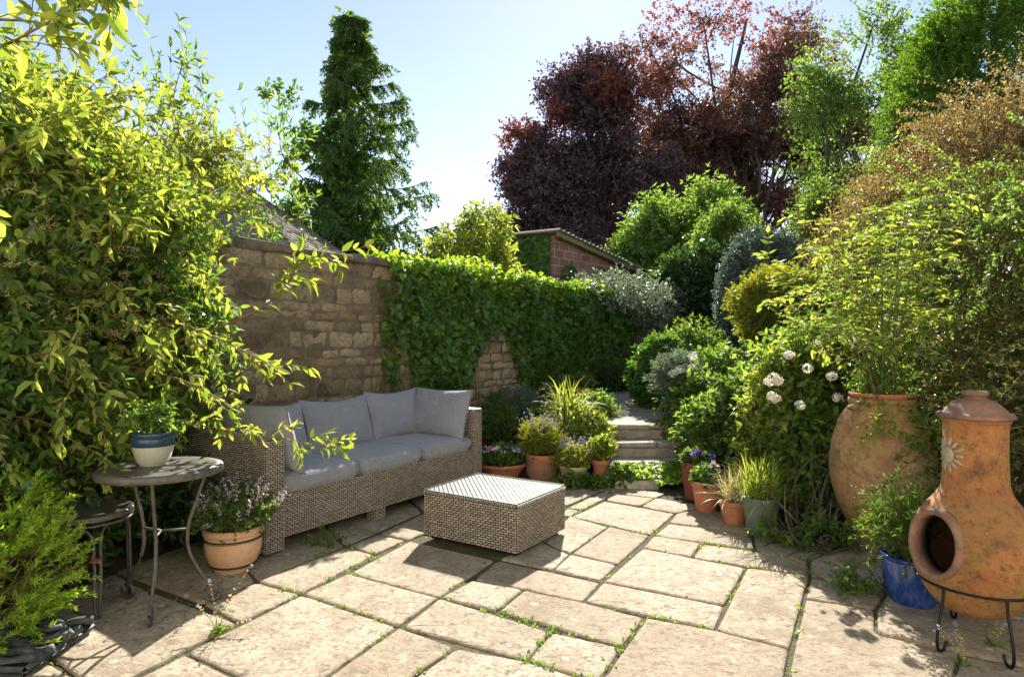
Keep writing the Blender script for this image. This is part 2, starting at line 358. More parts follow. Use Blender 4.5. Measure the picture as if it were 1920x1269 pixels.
M['corr'] = simple('mossy_corrugated_sheet', (.15, .16, .07), .85, c2=(.3, .28, .16), scale=8)
M['lead'] = simple('dark_grey_weathered_rubber', (.03, .037, .037), .6, c2=(.09, .1, .1), scale=25, bmp=.004, bscale=60)
M['reliefcream'] = simple('cream_relief', (.3, .24, .15), .9, c2=(.46, .39, .27), scale=30)
M['cane'] = simple('bamboo_cane', (.42, .3, .14), .6)
M['pale_render'] = simple('pale_bounce_wall', (.78, .73, .63), .9, c2=(.82, .77, .68), scale=3); M['windowglass'] = simple('window_glass', (.03, .035, .04), .05); M['white_paint'] = simple('white_paint', (.8, .8, .78), .4)  # pale colour of the added wall that bounces sunlight
M['render'] = simple('cream_render', (.5, .42, .3), .9, c2=(.4, .33, .22), scale=4)
# ------------------------------------------------------------------ terrain
def sst(x): x = np.clip(x, 0, 1); return x * x * (3 - 2 * x)
BL = [(1.62, 5.5), (1.78, 4.55), (1.95, 4.15), (2.6, 4.0), (3.2, 3.4), (3.2, -3)]      # edge of the right bed
def Hgt(x, y):
    x = np.asarray(x, float); y = np.asarray(y, float)
    lf = sst((1.0 - x) / .3); back = (.42 - .17 * lf) * sst((y - 6.05) / .7) + .20 * sst((y - 7) / 3.5) + .08 * lf * sst((y - 7.3) / 1.2)
    bx = np.interp(y, [-5, 3.4, 4.0, 4.15, 4.55, 5.5, 6.6], [3.2, 3.0, 2.6, 2.05, 1.9, 1.75, 1.6])
    right = .55 * sst((x - bx) / 1.3) + .35 * sst((x - bx - 1) / 3)
    h = np.maximum(back, right)
    stepc = (x > .8) & (x < 1.75) & (y > 5.2) & (y < 6.75)
    h = np.where(stepc, np.minimum(h, 0), h)
    sw = -(x - S0[0]) * UY + (y - S0[1]) * UX          # n coordinate: wall foot
    h = np.where(sw > .95, 0, h)
    return h
def ground():
    a = np.concatenate([np.linspace(-300, -20, 12), np.linspace(-17, -5, 12), np.arange(-4, 8, .12), np.linspace(8.2, 20, 20), np.linspace(24, 300, 12)])
    b = np.concatenate([np.linspace(-300, -10, 10), np.linspace(-8, 0, 8), np.arange(.5, 13, .12), np.linspace(13.3, 30, 20), np.linspace(36, 400, 12)])
    X, Y = np.meshgrid(a, b); Z = Hgt(X, Y) - .035 + (.02 * np.sin(X * 7) * np.sin(Y * 6.1) + .02 * np.sin(X * 17 + Y * 5)) * (Hgt(X, Y) > .01)
    V = np.stack([X, Y, Z], -1).reshape(-1, 3); nx = len(a); i, j = np.meshgrid(np.arange(len(b) - 1), np.arange(nx - 1), indexing='ij')
    q = (i * nx + j).ravel(); tag(obj('ground', V, np.stack([q, q + 1, q + nx + 1, q + nx], -1), M['soil'], None, True, base=(0, 0, 0)), kind='structure')
ground()
# ------------------------------------------------------------------ patio flagstones
SL = [[(481,1089),(647,1023),(704,1038),(566,1112)], [(647,1023),(710,1000),(762,1012),(704,1038)], [(710,1000),(795,962),(850,978),(765,1012)],
 [(653,1073),(768,1012),(928,1048),(824,1119)], [(566,1112),(653,1073),(824,1119),(746,1173)], [(347,1220),(566,1112),(746,1173),(546,1312)],
 [(380,1130),(481,1089),(566,1112),(450,1166)], [(60,1208),(290,1110),(446,1167),(190,1298)], [(100,1125),(215,1072),(286,1110),(175,1157)],
 [(215,1070),(400,1000),(481,1087),(380,1130)], [(100,1125),(175,1157),(60,1207),(-20,1168)], [(50,1212),(190,1300),(60,1380),(-120,1290)],
 [(347,1222),(542,1314),(380,1420),(195,1300)], [(824,1119),(1034,1182),(988,1236),(752,1174)], [(885,1087),(983,1104),(932,1145),(824,1119)],
 [(932,1048),(1127,1089),(1094,1127),(888,1084)], [(935,1046),(1010,1010),(1069,1037),(1037,1067)], [(1012,1008),(1069,967),(1142,986),(1069,1037)],
 [(1069,1037),(1142,986),(1220,1002),(1159,1057)], [(1037,1067),(1069,1037),(1159,1057),(1127,1089)], [(1069,967),(1133,938),(1267,962),(1220,1002)],
 [(1063,951),(1128,922),(1152,926),(1092,956)], [(1045,966),(1063,951),(1092,956),(1069,967)], [(1133,938),(1152,925),(1229,934),(1200,949)],
 [(1200,949),(1229,933),(1325,948),(1267,962)], [(1128,921),(1160,910),(1250,924),(1229,934)], [(1267,962),(1325,948),(1420,985),(1410,999),(1253,980)],
 [(1253,981),(1410,1000),(1416,1031),(1224,1003)], [(1224,1003),(1316,1017),(1297,1044),(1204,1026)], [(1316,1017),(1416,1031),(1516,1051),(1518,1079),(1297,1044)],
 [(1204,1026),(1399,1064),(1360,1134),(1130,1089)], [(1130,1089),(1360,1134),(1341,1180),(1095,1127)], [(983,1104),(1095,1127),(1210,1156),(1167,1212),(932,1145)],
 [(1034,1182),(1167,1212),(1122,1277),(988,1236)], [(856,1212),(988,1236),(1122,1278),(1040,1350),(740,1292)], [(748,1174),(856,1212),(735,1294),(590,1282)],
 [(1211,1156),(1341,1180),(1482,1216),(1460,1320),(1122,1278)], [(1399,1064),(1518,1079),(1482,1216),(1341,1180)], [(1519,1081),(1664,1107),(1641,1141),(1509,1120)],
 [(1509,1121),(1641,1141),(1643,1186),(1800,1222),(1765,1340),(1462,1320)], [(1642,1141),(1665,1107),(1960,1170),(1990,1262),(1800,1221),(1644,1186)],
 [(1517,1051),(1519,1080),(1664,1106),(1940,1165),(1860,1060),(1590,1015)], [(1416,1031),(1411,1000),(1500,1008),(1590,1014),(1517,1050)], [(1801,1223),(1990,1263),(1990,1400),(1768,1340)],
 [(483,1087),(402,999),(560,935),(645,1021)], [(649,1021),(563,934),(705,885),(793,958)], [(797,959),(709,884),(850,850),(935,915)], [(800,962),(937,917),(1062,950),(1009,1008),(855,977)],
 [(938,915),(1010,893),(1125,920),(1063,949)], [(1012,893),(1110,890),(1158,909),(1127,920)], [(542,1316),(735,1297),(735,1400),(470,1400)]]
def inpoly(p, poly):
    x, y = p; c = False; j = len(poly) - 1
    for i in range(len(poly)):
        if (poly[i][1] > y) != (poly[j][1] > y) and x < (poly[j][0] - poly[i][0]) * (y - poly[i][1]) / (poly[j][1] - poly[i][1]) + poly[i][0]: c = not c
        j = i
    return c
JOINTS = []
def slab(mb, poly, gap=.0025, dz=0):
    P = np.array(poly, float); k = len(P)
    ar = sum(P[i][0] * P[(i + 1) % k][1] - P[(i + 1) % k][0] * P[i][1] for i in range(k))
    if ar < 0: P = P[::-1]
    for i in range(k): JOINTS.append((P[i], P[(i + 1) % k]))
    # resample with rounded corners, inset, wavy
    Q = []
    for i in range(k):
        a, b, c = P[i - 1], P[i], P[(i + 1) % k]; la, lc = np.linalg.norm(a - b), np.linalg.norm(c - b); r = min(.035 * random.uniform(.5, 1.4), la / 3, lc / 3)
        s = b + (a - b) / la * r; e = b + (c - b) / lc * r
        for t in (0, .33, .67, 1): Q.append((1 - t) ** 2 * s + 2 * t * (1 - t) * b + t * t * e)
        nx = P[(i + 1) % k]; m = max(2, int(lc / .045)); e2 = nx + (b - nx) / lc * r
        for t in np.linspace(0, 1, m + 1)[1:-1]: Q.append(e + (e2 - e) * t)
    Q = np.array(Q); T = norm(np.roll(Q, -1, 0) - np.roll(Q, 1, 0)); Nn = np.stack([-T[:, 1], T[:, 0]], -1); n = len(Q)
    wv = gap + .004 * np.convolve(np.r_[rng.random(n), ], np.ones(3) / 3, 'same') + .003 * rng.random(n)
    z = dz + random.uniform(-.004, .003); tx, ty = random.uniform(-.008, .008), random.uniform(-.008, .008); c0 = Q.mean(0)
    def ring(off, zz): 
        q = Q + Nn * (wv + off)[:, None]; return np.c_[q, zz + (q[:, 0] - c0[0]) * tx + (q[:, 1] - c0[1]) * ty + (rng.random(n) - .5) * .002]
    Rg = [ring(np.zeros(n) - .002, z - .05), ring(np.zeros(n), z - .012), ring(np.zeros(n) + .004, z - .004), ring(np.zeros(n) + .013, z), ring(np.zeros(n) + .05, z + .001)]
    V = np.vstack(Rg + [np.array([[c0[0], c0[1], z + .001]])])
    Fq = []; j = np.arange(n); j2 = (j + 1) % n
    for r_ in range(4): Fq.append(np.stack([r_ * n + j, r_ * n + j2, (r_ + 1) * n + j2, (r_ + 1) * n + j], -1))
    mb.add(V, Fq + [np.stack([4 * n + j, 4 * n + j2, np.full(n, 5 * n)], -1)], random.random())
mb = MB(); polys = [[GP(*p) for p in s] for s in SL]
for p in polys: slab(mb, p)
a_ = R(-28)
def rf(u, v): return (u * math.cos(a_) - v * math.sin(a_), u * math.sin(a_) + v * math.cos(a_))
v = -4.0
while v < 9:
    dv = random.choice([.45, .6, .6, .75]); u = -8 + random.random() * .5
    while u < 6:
        du = random.choice([.45, .6, .75, .9]); q = [rf(u, v), rf(u + du, v), rf(u + du, v + dv), rf(u, v + dv)]
        ok = True
        for (s_, t_) in [(a, b) for a in (.03, .25, .5, .75, .97) for b in (.03, .25, .5, .75, .97)]:
            p = rf(u + du * s_, v + dv * t_)
            if any(inpoly(p, z) for z in polys): ok = False; break
        cx, cy = rf(u + du / 2, v + dv / 2)
        if ok and -6 < cx < 3.0 and -3 < cy < 5.6 and Hgt(cx, cy) < .02 and -(cx - S0[0]) * UY + (cy - S0[1]) * UX < 1.1: slab(mb, q)
        u += du
    v += dv
tag(mb.build('patio_paving', M['flag'], base=(0, 3, 0)), kind='structure')
xs = [-8, 3.2, 3.2, -8]; 
tag(obj('paving_bed', [(-7, -4, -.014), (3.2, -4, -.014), (3.0, 3.4, -.014), (2.0, 4.3, -.014), (1.7, 5.8, -.014), (-.5, 6.1, -.014), (-7, 6, -.014)], [(0, 1, 2, 3, 4, 5, 6)], M['mossy'], base=(0, 3, -.03)), kind='structure')
# ------------------------------------------------------------------ foliage engine
def tmpl(v, f): return np.array(v, float), [np.array(f)]
LEAF = {
 'd': tmpl([(0,0,0),(.5,.45,.07),(0,1,-.06),(-.5,.45,.07)], [(0,1,2),(0,2,3)]),
 'p': tmpl([(0,0,0),(.42,.26,.06),(.38,.62,.02),(0,1,-.16),(-.38,.62,.02),(-.42,.26,.06),(0,.3,-.01),(0,.68,-.06)], [(0,1,6),(0,6,5),(6,1,2),(6,2,7),(6,7,4),(6,4,5),(7,2,3),(7,3,4)]),
 'i': tmpl([(0,0,0),(.3,-.1,.0),(.52,.2,-.03),(.3,.38,.02),(.36,.62,-.03),(.14,.66,.02),(0,1,-.1),(-.14,.66,.02),(-.36,.62,-.03),(-.3,.38,.02),(-.52,.2,-.03),(-.3,-.1,0),(0,.35,.05)],
     [(i, i+1, 12) for i in range(11)] + [(11,0,12)]),
 'f': tmpl([(0,0,0)] + [(math.cos(a)*r, math.sin(a)*r, .1 if r > .3 else .04) for k in range(10) for a, r in [(k*math.pi/5, .5 if k % 2 == 0 else .28)]], [(0, 1+k, 1+(k+1) % 10) for k in range(10)]),
 'n': tmpl([(.5,0,0),(-.5,0,0),(0,1,-.05)], [(0,2,1)]),
}
def leaves(P, D, N, L, Wd, shape='d', rr=None, jit=.35):
    n = len(P); D = norm(D + 0); S = norm(np.cross(D, N)); N2 = np.cross(S, D)
    tv, tf = LEAF[shape]; L = np.broadcast_to(L, (n,)) * (1 + jit * (rng.random(n) - .5) * 2); Wd = np.broadcast_to(Wd, (n,)) * (L / np.mean(L))
    cu = (rng.random(n) * 2.6 - .2)[:, None, None]
    V = P[:, None] + S[:, None] * (tv[None, :, :1] * Wd[:, None, None]) + D[:, None] * (tv[None, :, 1:2] * L[:, None, None]) + N2[:, None] * (tv[None, :, 2:3] * L[:, None, None]) * cu
    k = len(tv); off = (np.arange(n) * k)[:, None, None]
    Fs = [(f[None] + off).reshape(-1, f.shape[1]) for f in tf]
    r = rng.random(n) if rr is None else rr
    return V.reshape(-1, 3), Fs, np.repeat(r, k)
def rdir(n): return norm(rng.normal(size=(n, 3)))
UP = np.array([0, 0, 1.])
def gapn(p, f, ph):
    return np.sin(p[:, 0] * f + ph) * np.sin(p[:, 1] * f * 1.1 + ph * 2) + np.sin(p[:, 2] * f * 1.2 + ph * 3) * np.sin(p[:, 0] * f * .6 - p[:, 1] * f * .5)
def crown_pts(lobes, n, up=.3, shell=.55, gap=-9, gf=3., spread=.5):
    lo = np.array(lobes, float); wt = (lo[:, 3] * lo[:, 4] + lo[:, 4] * lo[:, 5] + lo[:, 3] * lo[:, 5]); wt /= wt.sum()
    O, Dr = [], []; need = n
    for _ in range(12):
        li = rng.choice(len(lo), int(need * 1.6) + 8, p=wt); d = rdir(len(li)); f = shell + (1 - shell) * rng.random(len(li)) ** .7
        o = lo[li, :3] + d * lo[li, 3:6] * f[:, None]
        # keep those not deep inside another lobe
        q = np.min(np.linalg.norm((o[:, None] - lo[None, :, :3]) / lo[None, :, 3:6], axis=2), axis=1)
        k = (q > shell * .8) & (gapn(o, gf, lo[0, 0]) > gap); O.append(o[k]); Dr.append(norm(d * lo[li, 3:6] / lo[li, 3:6].max())[k]); need = n - sum(map(len, O))
        if need <= 0: break
    O = np.concatenate(O)[:n]; d = np.concatenate(Dr)[:n]
    return O, norm(d + up * UP + spread * rng.normal(size=d.shape))
def twig(O, D, L, k, droop=.3, wander=.15):
    m = len(O); L = np.broadcast_to(L, (m,)) * (.7 + .6 * rng.random(m)); pts = [O]; dd = D.copy(); dirs = [D]
    for i in range(k):
        dd = norm(dd - UP * droop / k + wander * rng.normal(size=dd.shape)); pts.append(pts[-1] + dd * (L / k)[:, None]); dirs.append(dd)
    return np.stack(pts, 1), np.stack(dirs, 1)
def twig_leaves(L, D, per=2, ang=.9, skip=1, updown=.5, lean=0.):
    """leaf positions, dirs, normals along the twigs"""
    m, k, _ = L.shape; P = L[:, skip:].reshape(-1, 3); T = D[:, skip:].reshape(-1, 3); n = len(P)
    idx = np.tile(np.arange(skip, k), m); ph = np.repeat(rng.random(m) * 6.28, k - skip)
    side0 = norm(np.cross(T, UP + .01 * rng.normal(size=T.shape))); b0 = np.cross(T, side0)
    Ps, Ds, Ns = [], [], []
    for q in range(per):
        a = ph + idx * 1.57 + q * 2 * math.pi / per + rng.normal(size=n) * .3
        sd = side0 * np.cos(a)[:, None] + b0 * np.sin(a)[:, None]
        ld = norm(T * math.cos(ang) + sd * math.sin(ang) - UP * lean + .25 * rng.normal(size=T.shape))
        Ps.append(P); Ds.append(ld); Ns.append(norm(UP * updown + T * .3 + .45 * rng.normal(size=T.shape)))
    # terminal leaf
    Ps.append(L[:, -1]); Ds.append(norm(D[:, -1] + .2 * rng.normal(size=(m, 3)))); Ns.append(norm(UP + .5 * rng.normal(size=(m, 3))))
    return np.concatenate(Ps), np.concatenate(Ds), np.concatenate(Ns)
def plant(name, label, cat, base, lobes, n, mt, ll=.05, lw=.025, shape='d', tl=.2, k=4, per=2, up=.3, droop=.3, shell=.5, gap=-9, gf=3., group=None,
          part='foliage', stems=8, sr=.008, smat='stem', twr=.0015, ang=.9, lean=.1, parent=None, spread=.5, extra=None, updown=.5):
    """one plant: an Empty with foliage and stems (twigs are a mesh of their own with the stems)"""
    t = parent if parent is not None else empty(name, base, label, cat, group)
    O, D = crown_pts(lobes, n, up, shell, gap, gf, spread); L, DD = twig(O, D, tl, k, droop)
    P, d, N = twig_leaves(L, DD, per, ang, lean=lean, updown=updown); V, Fs, r = leaves(P, d, N, ll, lw, shape)
    obj(part, V, Fs, M[mt], t, False, r)
    sb = MB()
    if twr: V, Fs = tubes(L, np.linspace(twr * 1.6, twr * .6, k + 1)[None], 3); sb.add(V, Fs)
    if stems:
        lo = np.array(lobes); b = np.array(base, float)
        for i in range(stems):
            c = O[rng.integers(len(O))]; mid = (b + c) / 2 + rng.normal(size=3) * .12 * np.linalg.norm(c - b) * np.array([1, 1, .3])
            b0 = b + rng.normal(size=3) * np.array([.04, .04, 0]) * (1 + np.linalg.norm(c - b) * .2)
            ln = curve([b0, mid, c], 5); V, Fs = tubes(ln, np.linspace(sr, sr * .35, len(ln))[None], 5); sb.add(V, Fs)
    if sb.n: sb.build('stems', M[smat], t, True)
    return t, O
def mound(x, y, z0, z1, rx, ry=None, k=5, flat=.75):
    """irregular set of lobes filling a rough mound"""
    ry = ry or rx; h = z1 - z0; out = [(x, y, z0 + h * .5, rx * flat, ry * flat, h * .5)]
    for i in range(k):
        a = i * 6.28 / k + random.uniform(-.5, .5); q = random.uniform(.3, .6); s = random.uniform(.38, .58)
        out.append((x + math.cos(a) * rx * q, y + math.sin(a) * ry * q, z0 + h * random.uniform(.3, .78), rx * s, ry * s, h * random.uniform(.22, .36)))
    return out
def scr(px, Y, yt, yb, wpx, ryf=1.0, k=5):
    """a mound standing where the photo shows it: centre column, distance, top/bottom rows, width"""
    x = ax(px, Y); rx = wpx / 2 / F * Y; return (x, Y, min(az(yb, Y), Hgt(x, Y) + .05)), mound(x, Y, az(yb, Y), az(yt, Y), rx, rx * ryf, k)
def blades(P, D, L, wd, k=5, droop=1.0):
    """arching grass-like blades"""
    m = len(P); L = np.broadcast_to(L, (m,)) * (.6 + .7 * rng.random(m)); pts = [P]; dd = norm(D)
    for i in range(k): dd = norm(dd - UP * droop / k * (.5 + i / k)); pts.append(pts[-1] + dd * (L / k)[:, None])
    L3 = np.stack(pts, 1); T = norm(np.gradient(L3, axis=1)); S = norm(np.cross(T, UP + .2 * rng.normal(size=(m, 1, 3))))
    wv = wd * np.array([.6] + [1] * (k - 2) + [.6, .05]) * .5
    V = np.stack([L3 - S * wv[None, :, None], L3 + S * wv[None, :, None]], 2).reshape(-1, 3)
    b = (np.arange(m) * (k + 1) * 2)[:, None] + np.arange(k)[None] * 2; b = b.ravel()
    return V, [np.stack([b, b + 1, b + 3, b + 2], -1)], np.repeat(rng.random(m), (k + 1) * 2), L3
def flowers(t, P, size, mt, part='flowers', face=(0, -.6, .8), cup=.3):
    P = np.asarray(P); n = len(P); N = norm(np.array(face) + .4 * rng.normal(size=(n, 3))); D = norm(np.cross(N, rdir(n)))
    if n <= 14:
        for i in range(n): V, Fs, r = leaves(P[i:i+1], D[i:i+1], N[i:i+1], size, size, 'f', jit=.2); obj('flower', V, Fs, M[mt], t, False, r)
        return
    V, Fs, r = leaves(P, D, N, size, size, 'f', jit=.2); o = obj(part, V, Fs, M[mt], t, False, r); o['kind'] = 'stuff'; return o
def fheads(t, C_, rad, nper, size, mt, part='flowers'):
    C_ = np.asarray(C_)
    if len(C_) > 1:
        for c in C_: fheads(t, [c], rad, nper, size, mt, 'flower_head')
        return
    P = np.repeat(C_, nper, 0) + rdir(len(C_) * nper) * rad * np.array([1, 1, .75]); N = norm(P - np.repeat(C_, nper, 0)); D = norm(np.cross(N, rdir(len(P))))
    V, Fs, r = leaves(P, D, N, size, size, 'f', jit=.2); return obj(part, V, Fs, M[mt], t, False, r)
exec_parts = True
# ------------------------------------------------------------------ garden wall
NW = 1.15
def stones(mb, s0, s1, z0, z1, nf, seed, clean=lambda s: False):
    rs = np.random.default_rng(seed); z = z0
    while z < z1 - .03:
        h = rs.uniform(.07, .16); 
        if z + h > z1 - .05: h = z1 - z
        s = s0 - rs.random() * .2
        while s < s1:
            wd = rs.uniform(.11, .34) * (1 if h > .1 else 1.1); g = rs.uniform(.0025, .007)
            a, b, c, d = s + g, s + wd - g, z + g, z + h - g
            nx, nz = 7, 5; u = np.linspace(0, 1, nx); v_ = np.linspace(0, 1, nz); Uu, Vv = np.meshgrid(u, v_)
            q = np.minimum(np.minimum(Uu, 1 - Uu) * (b - a), np.minimum(Vv, 1 - Vv) * (d - c))
            pro = rs.uniform(.008, .026); dep = pro * np.clip(q / .009, 0, 1) ** .4 + (q > .01) * rs.normal(size=q.shape) * .005
            ss = a + Uu * (b - a) + rs.normal(size=q.shape) * .004; zz = c + Vv * (d - c) + rs.normal(size=q.shape) * .004
            ss += .008 * np.sin(zz * 30 + s * 9); zz += .006 * np.sin(ss * 14 + z * 20)
            V = WA(ss.ravel(), nf - dep.ravel() + .004, zz.ravel())
            i, j = np.meshgrid(np.arange(nz - 1), np.arange(nx - 1), indexing='ij'); k = (i * nx + j).ravel()
            r = rs.choice([.3, .6, .75, .9, 1]) if clean(s) else rs.choice([rs.uniform(0, .3), rs.uniform(.25, .95)], p=[.3, .7])
            mb.add(V, [np.stack([k, k + 1, k + nx + 1, k + nx], -1)], r); s += wd
        z += h
wt = empty('garden_wall', W(3, NW + .17, 0), 'old tan rubble stone garden wall running behind the sofa, half hidden by ivy', 'wall')
mb = MB(); stones(mb, -1.8, 3.25, 0, 2.02, NW, 3); mb.build('stonework', M['stone'], wt, True)
mb = MB(); stones(mb, 3.42, 6.6, 0, 2.02, NW, 4, lambda s: True); mb.build('cleaner_stonework', M['stone2'], wt, True)
obj('wall_core', boxv(-4, 16, NW, NW + .34, -.05, 2.0), BOXF, M['mortar'], wt)
mb = MB(); s = -4.0
while s < 15.8:
    l = random.uniform(.35, .8); hh = random.uniform(.05, .085)
    V, Fs = rbox(s + .005, min(s + l, 15.9) - .005, NW - .05 + random.uniform(-.015, .012), NW + .4, 2.002, 2.002 + hh, .014); V = V + rng.normal(size=V.shape) * .005; mb.add(V, Fs, random.random()); s += l
mb.build('coping', M['cope'], wt)
# ------------------------------------------------------------------ wicker weave
def weave(mb, o, eu, ev, nrm, wu, wv, pu=.036, pv=.0132, bulge=.0045, vert=False):
    """over-under strand segments covering a panel with origin o, axes eu/ev, outward normal nrm"""
    o, eu, ev, nrm = map(lambda a: np.array(a, float), (o, eu, ev, nrm))
    nu, nv = max(1, round(wu / pu)), max(1, round(wv / pv)); pu, pv = wu / nu, wv / nv
    i, j = np.meshgrid(np.arange(nu + 1), np.arange(nv), indexing='ij'); i = i.ravel(); j = j.ravel()
    a = (i - .5 * (j % 2) - .5 * 0) * pu; b = a + pu; keep = (np.minimum(b, wu) - np.maximum(a, 0)) > .004; a, b, j = a[keep], b[keep], j[keep]
    a = np.clip(a, 0, wu); b = np.clip(b, 0, wu); g = .0026; m = len(a)
    u = np.array([0, .14, .5, .86, 1]); h = np.array([-.002, .8 * bulge, bulge, .8 * bulge, -.002])
    uu = a[:, None] + g + (b - a - 2 * g)[:, None] * u[None]; v0 = (j * pv)[:, None] + pv * .13 + 0 * uu; v1 = v0 + pv * .68
    hh = h[None] * (.8 + .4 * rng.random(m))[:, None]
    def pt(U_, V_, H_): return o + U_[..., None] * eu + V_[..., None] * ev + H_[..., None] * nrm
    V = np.stack([pt(uu, v0, hh * .55), pt(uu, (v0 + v1) / 2, hh), pt(uu, v1, hh * .55)], 2).reshape(-1, 3)
    k = (np.arange(m) * 15)[:, None, None] + (np.arange(4) * 3)[None, :, None] + np.arange(2)[None, None]; k = k.ravel()
    mb.add(V, [np.stack([k, k + 3, k + 4, k + 1], -1)], np.repeat(rng.random(m), 15))
u3 = np.array([UX, UY, 0]); n3 = np.array([-UY, UX, 0]); z3 = UP
def wbox(parent, name, s0, s1, n0, n1, z0, z1, faces='fblrt', top=None):
    c = obj(name, *rbox(s0, s1, n0, n1, z0, z1, .006), M['wickback'], parent)
    mb = MB(); e = .0015; P0 = lambda s, n, z: np.array(W(s, n, z))
    if 'f' in faces: weave(mb, P0(s0, n0 - e, z0), u3, z3, -n3, s1 - s0, z1 - z0)
    if 'b' in faces: weave(mb, P0(s1, n1 + e, z0), -u3, z3, n3, s1 - s0, z1 - z0)
    if 'l' in faces: weave(mb, P0(s0 - e, n1, z0), -n3, z3, -u3, n1 - n0, z1 - z0)
    if 'r' in faces: weave(mb, P0(s1 + e, n0, z0), n3, z3, u3, n1 - n0, z1 - z0)
    if 't' in faces: weave(mb, P0(s0, n0, z1 + e), u3, n3, z3, s1 - s0, n1 - n0)
    mb.build('weave', M['wicker'], c)
    return c
def cushion(parent_name, label, ctr, eu, ev, en, w_, h_, t_, group, pinch=.035, seat=False, seed=0, sag=0):
    """pillow: eu width axis, ev height axis, en thickness axis (unit), centre ctr"""
    n = 26; a = np.linspace(-1, 1, n); U_, V_ = np.meshgrid(a, a); rs = np.random.default_rng(seed)
    p = 6 if seat else 2.6
    th = ((1 - np.abs(U_) ** p) * (1 - np.abs(V_) ** p)).clip(0) ** (.33 if seat else .5)
    Rr = (np.abs(U_ * V_)) ** 2
    sx = w_ / 2 * (U_ * (1 - pinch * (1 - V_ ** 2) * 0 + 0) - 0) ; sy = h_ / 2 * V_
    if not seat:
        sx = sx * (1 - .045 * (1 - V_ ** 2) + .02 * Rr); sy = sy * (1 - .06 * (1 - U_ ** 2) + .03 * Rr)
    ph = rs.random(8) * 6
    wr = .006 * np.sin(U_ * 5 + ph[0] + V_ * 2) * th + .004 * np.sin(V_ * 9 + ph[1] + U_ * 3) * th + .004 * np.sin(U_ * 17 + V_ * 4 + ph[2]) * (np.abs(V_) ** 3) * (th > 0)
    sy = sy - sag * (1 - U_ ** 2) * (V_ > 0) * V_
    eu, ev, en = map(np.array, (eu, ev, en))
    def side(sg): 
        T = sg * (t_ / 2 * th + wr * (1 if sg > 0 else .4)); return ctr + sx[..., None] * eu + sy[..., None] * ev + T[..., None] * en
    A = side(1).reshape(-1, 3); B = side(-1).reshape(-1, 3)
    i, j = np.meshgrid(np.arange(n - 1), np.arange(n - 1), indexing='ij'); k = (i * n + j).ravel(); f = np.stack([k, k + 1, k + n + 1, k + n], -1)
    t = empty(parent_name, tuple(np.array(ctr) - np.array([0, 0, h_ / 2 if not seat else t_ / 2])), label, 'cushion', group)
    V = np.vstack([A, B]); obj('cover', V, [f, f[:, ::-1] + n * n], M['fabric'], t, True)
    per = [(0, q) for q in range(n)] + [(q, n - 1) for q in range(1, n)] + [(n - 1, q) for q in range(n - 2, -1, -1)] + [(q, 0) for q in range(n - 2, 0, -1)]
    Lp = np.array([A[i_ * n + j_] for i_, j_ in per + per[:1]])
    if seat: 
        for off in (.42, -.42):
            pass
    V, Fs = tubes(Lp, .0035, 5); obj('piping', V, Fs[:1], M['piping'] if not seat else M['fabric'], t, True)
    return t
def seatcushion(ctr, w_, d_, t_, label, seed):
    n, m = 34, 30; rs = np.random.default_rng(seed); ph = rs.random(6) * 6
    t = empty('seat_cushion', tuple(np.array(ctr) - np.array([0, 0, t_ / 2])), label, 'cushion', 'grey cushions on the sofa seat')
    a = np.linspace(0, 2 * math.pi, 64, endpoint=False)
    # superellipsoid rings from top centre to bottom centre
    V = []; prof = [(0, 1.0), (.35, 1.0), (.7, .98), (.88, .9), (.96, .74), (1, .45), (1.005, 0), (1, -.45), (.96, -.8), (.9, -1), (.4, -1), (0, -1)]
    for (r_, z_) in sm(prof, 3):
        c, s_ = np.cos(a), np.sin(a); e = .22; x = np.sign(c) * np.abs(c) ** e; y = np.sign(s_) * np.abs(s_) ** e
        X = x * r_ * w_ / 2; Y = y * r_ * d_ / 2; top = max(z_, 0)
        Z = z_ * t_ / 2 + top * (.008 * np.sin(X * 11 + ph[0]) * np.cos(Y * 7 + ph[1]) + .0045 * np.sin(X * 42 + ph[2] + Y * 9) * (r_ ** 4) + .012 * (1 - (x * r_) ** 2) * (1 - (y * r_) ** 2))
        o2 = -.006 * np.sin(X * 50 + ph[3]) * (r_ > .85) * (np.abs(y) > .9) * np.sign(y)
        V.append(np.array(ctr) + X[:, None] * u3 + (Y + o2)[:, None] * n3 + Z[:, None] * UP)
    k = len(V); V = np.concatenate(V); i = np.arange(k - 1)[:, None] * 64; j = np.arange(64)[None]; j2 = (j + 1) % 64
    obj('cover', V, [np.stack([i + j, i + 64 + j, i + 64 + j2, i + j2], -1).reshape(-1, 4)], M['fabric'], t, True)
    x = np.sign(np.cos(a)) * np.abs(np.cos(a)) ** .22 * w_ * .5 * .992; y = np.sign(np.sin(a)) * np.abs(np.sin(a)) ** .22 * d_ * .5 * .992
    L_ = np.array(ctr) + x[:, None] * u3 + y[:, None] * n3 + UP * t_ * .26; L_ = np.vstack([L_, L_[:1]]); V, Fs = tubes(L_, .0042, 5); obj('seam', V, Fs[:1], M['fabric'], t, True)
    return t
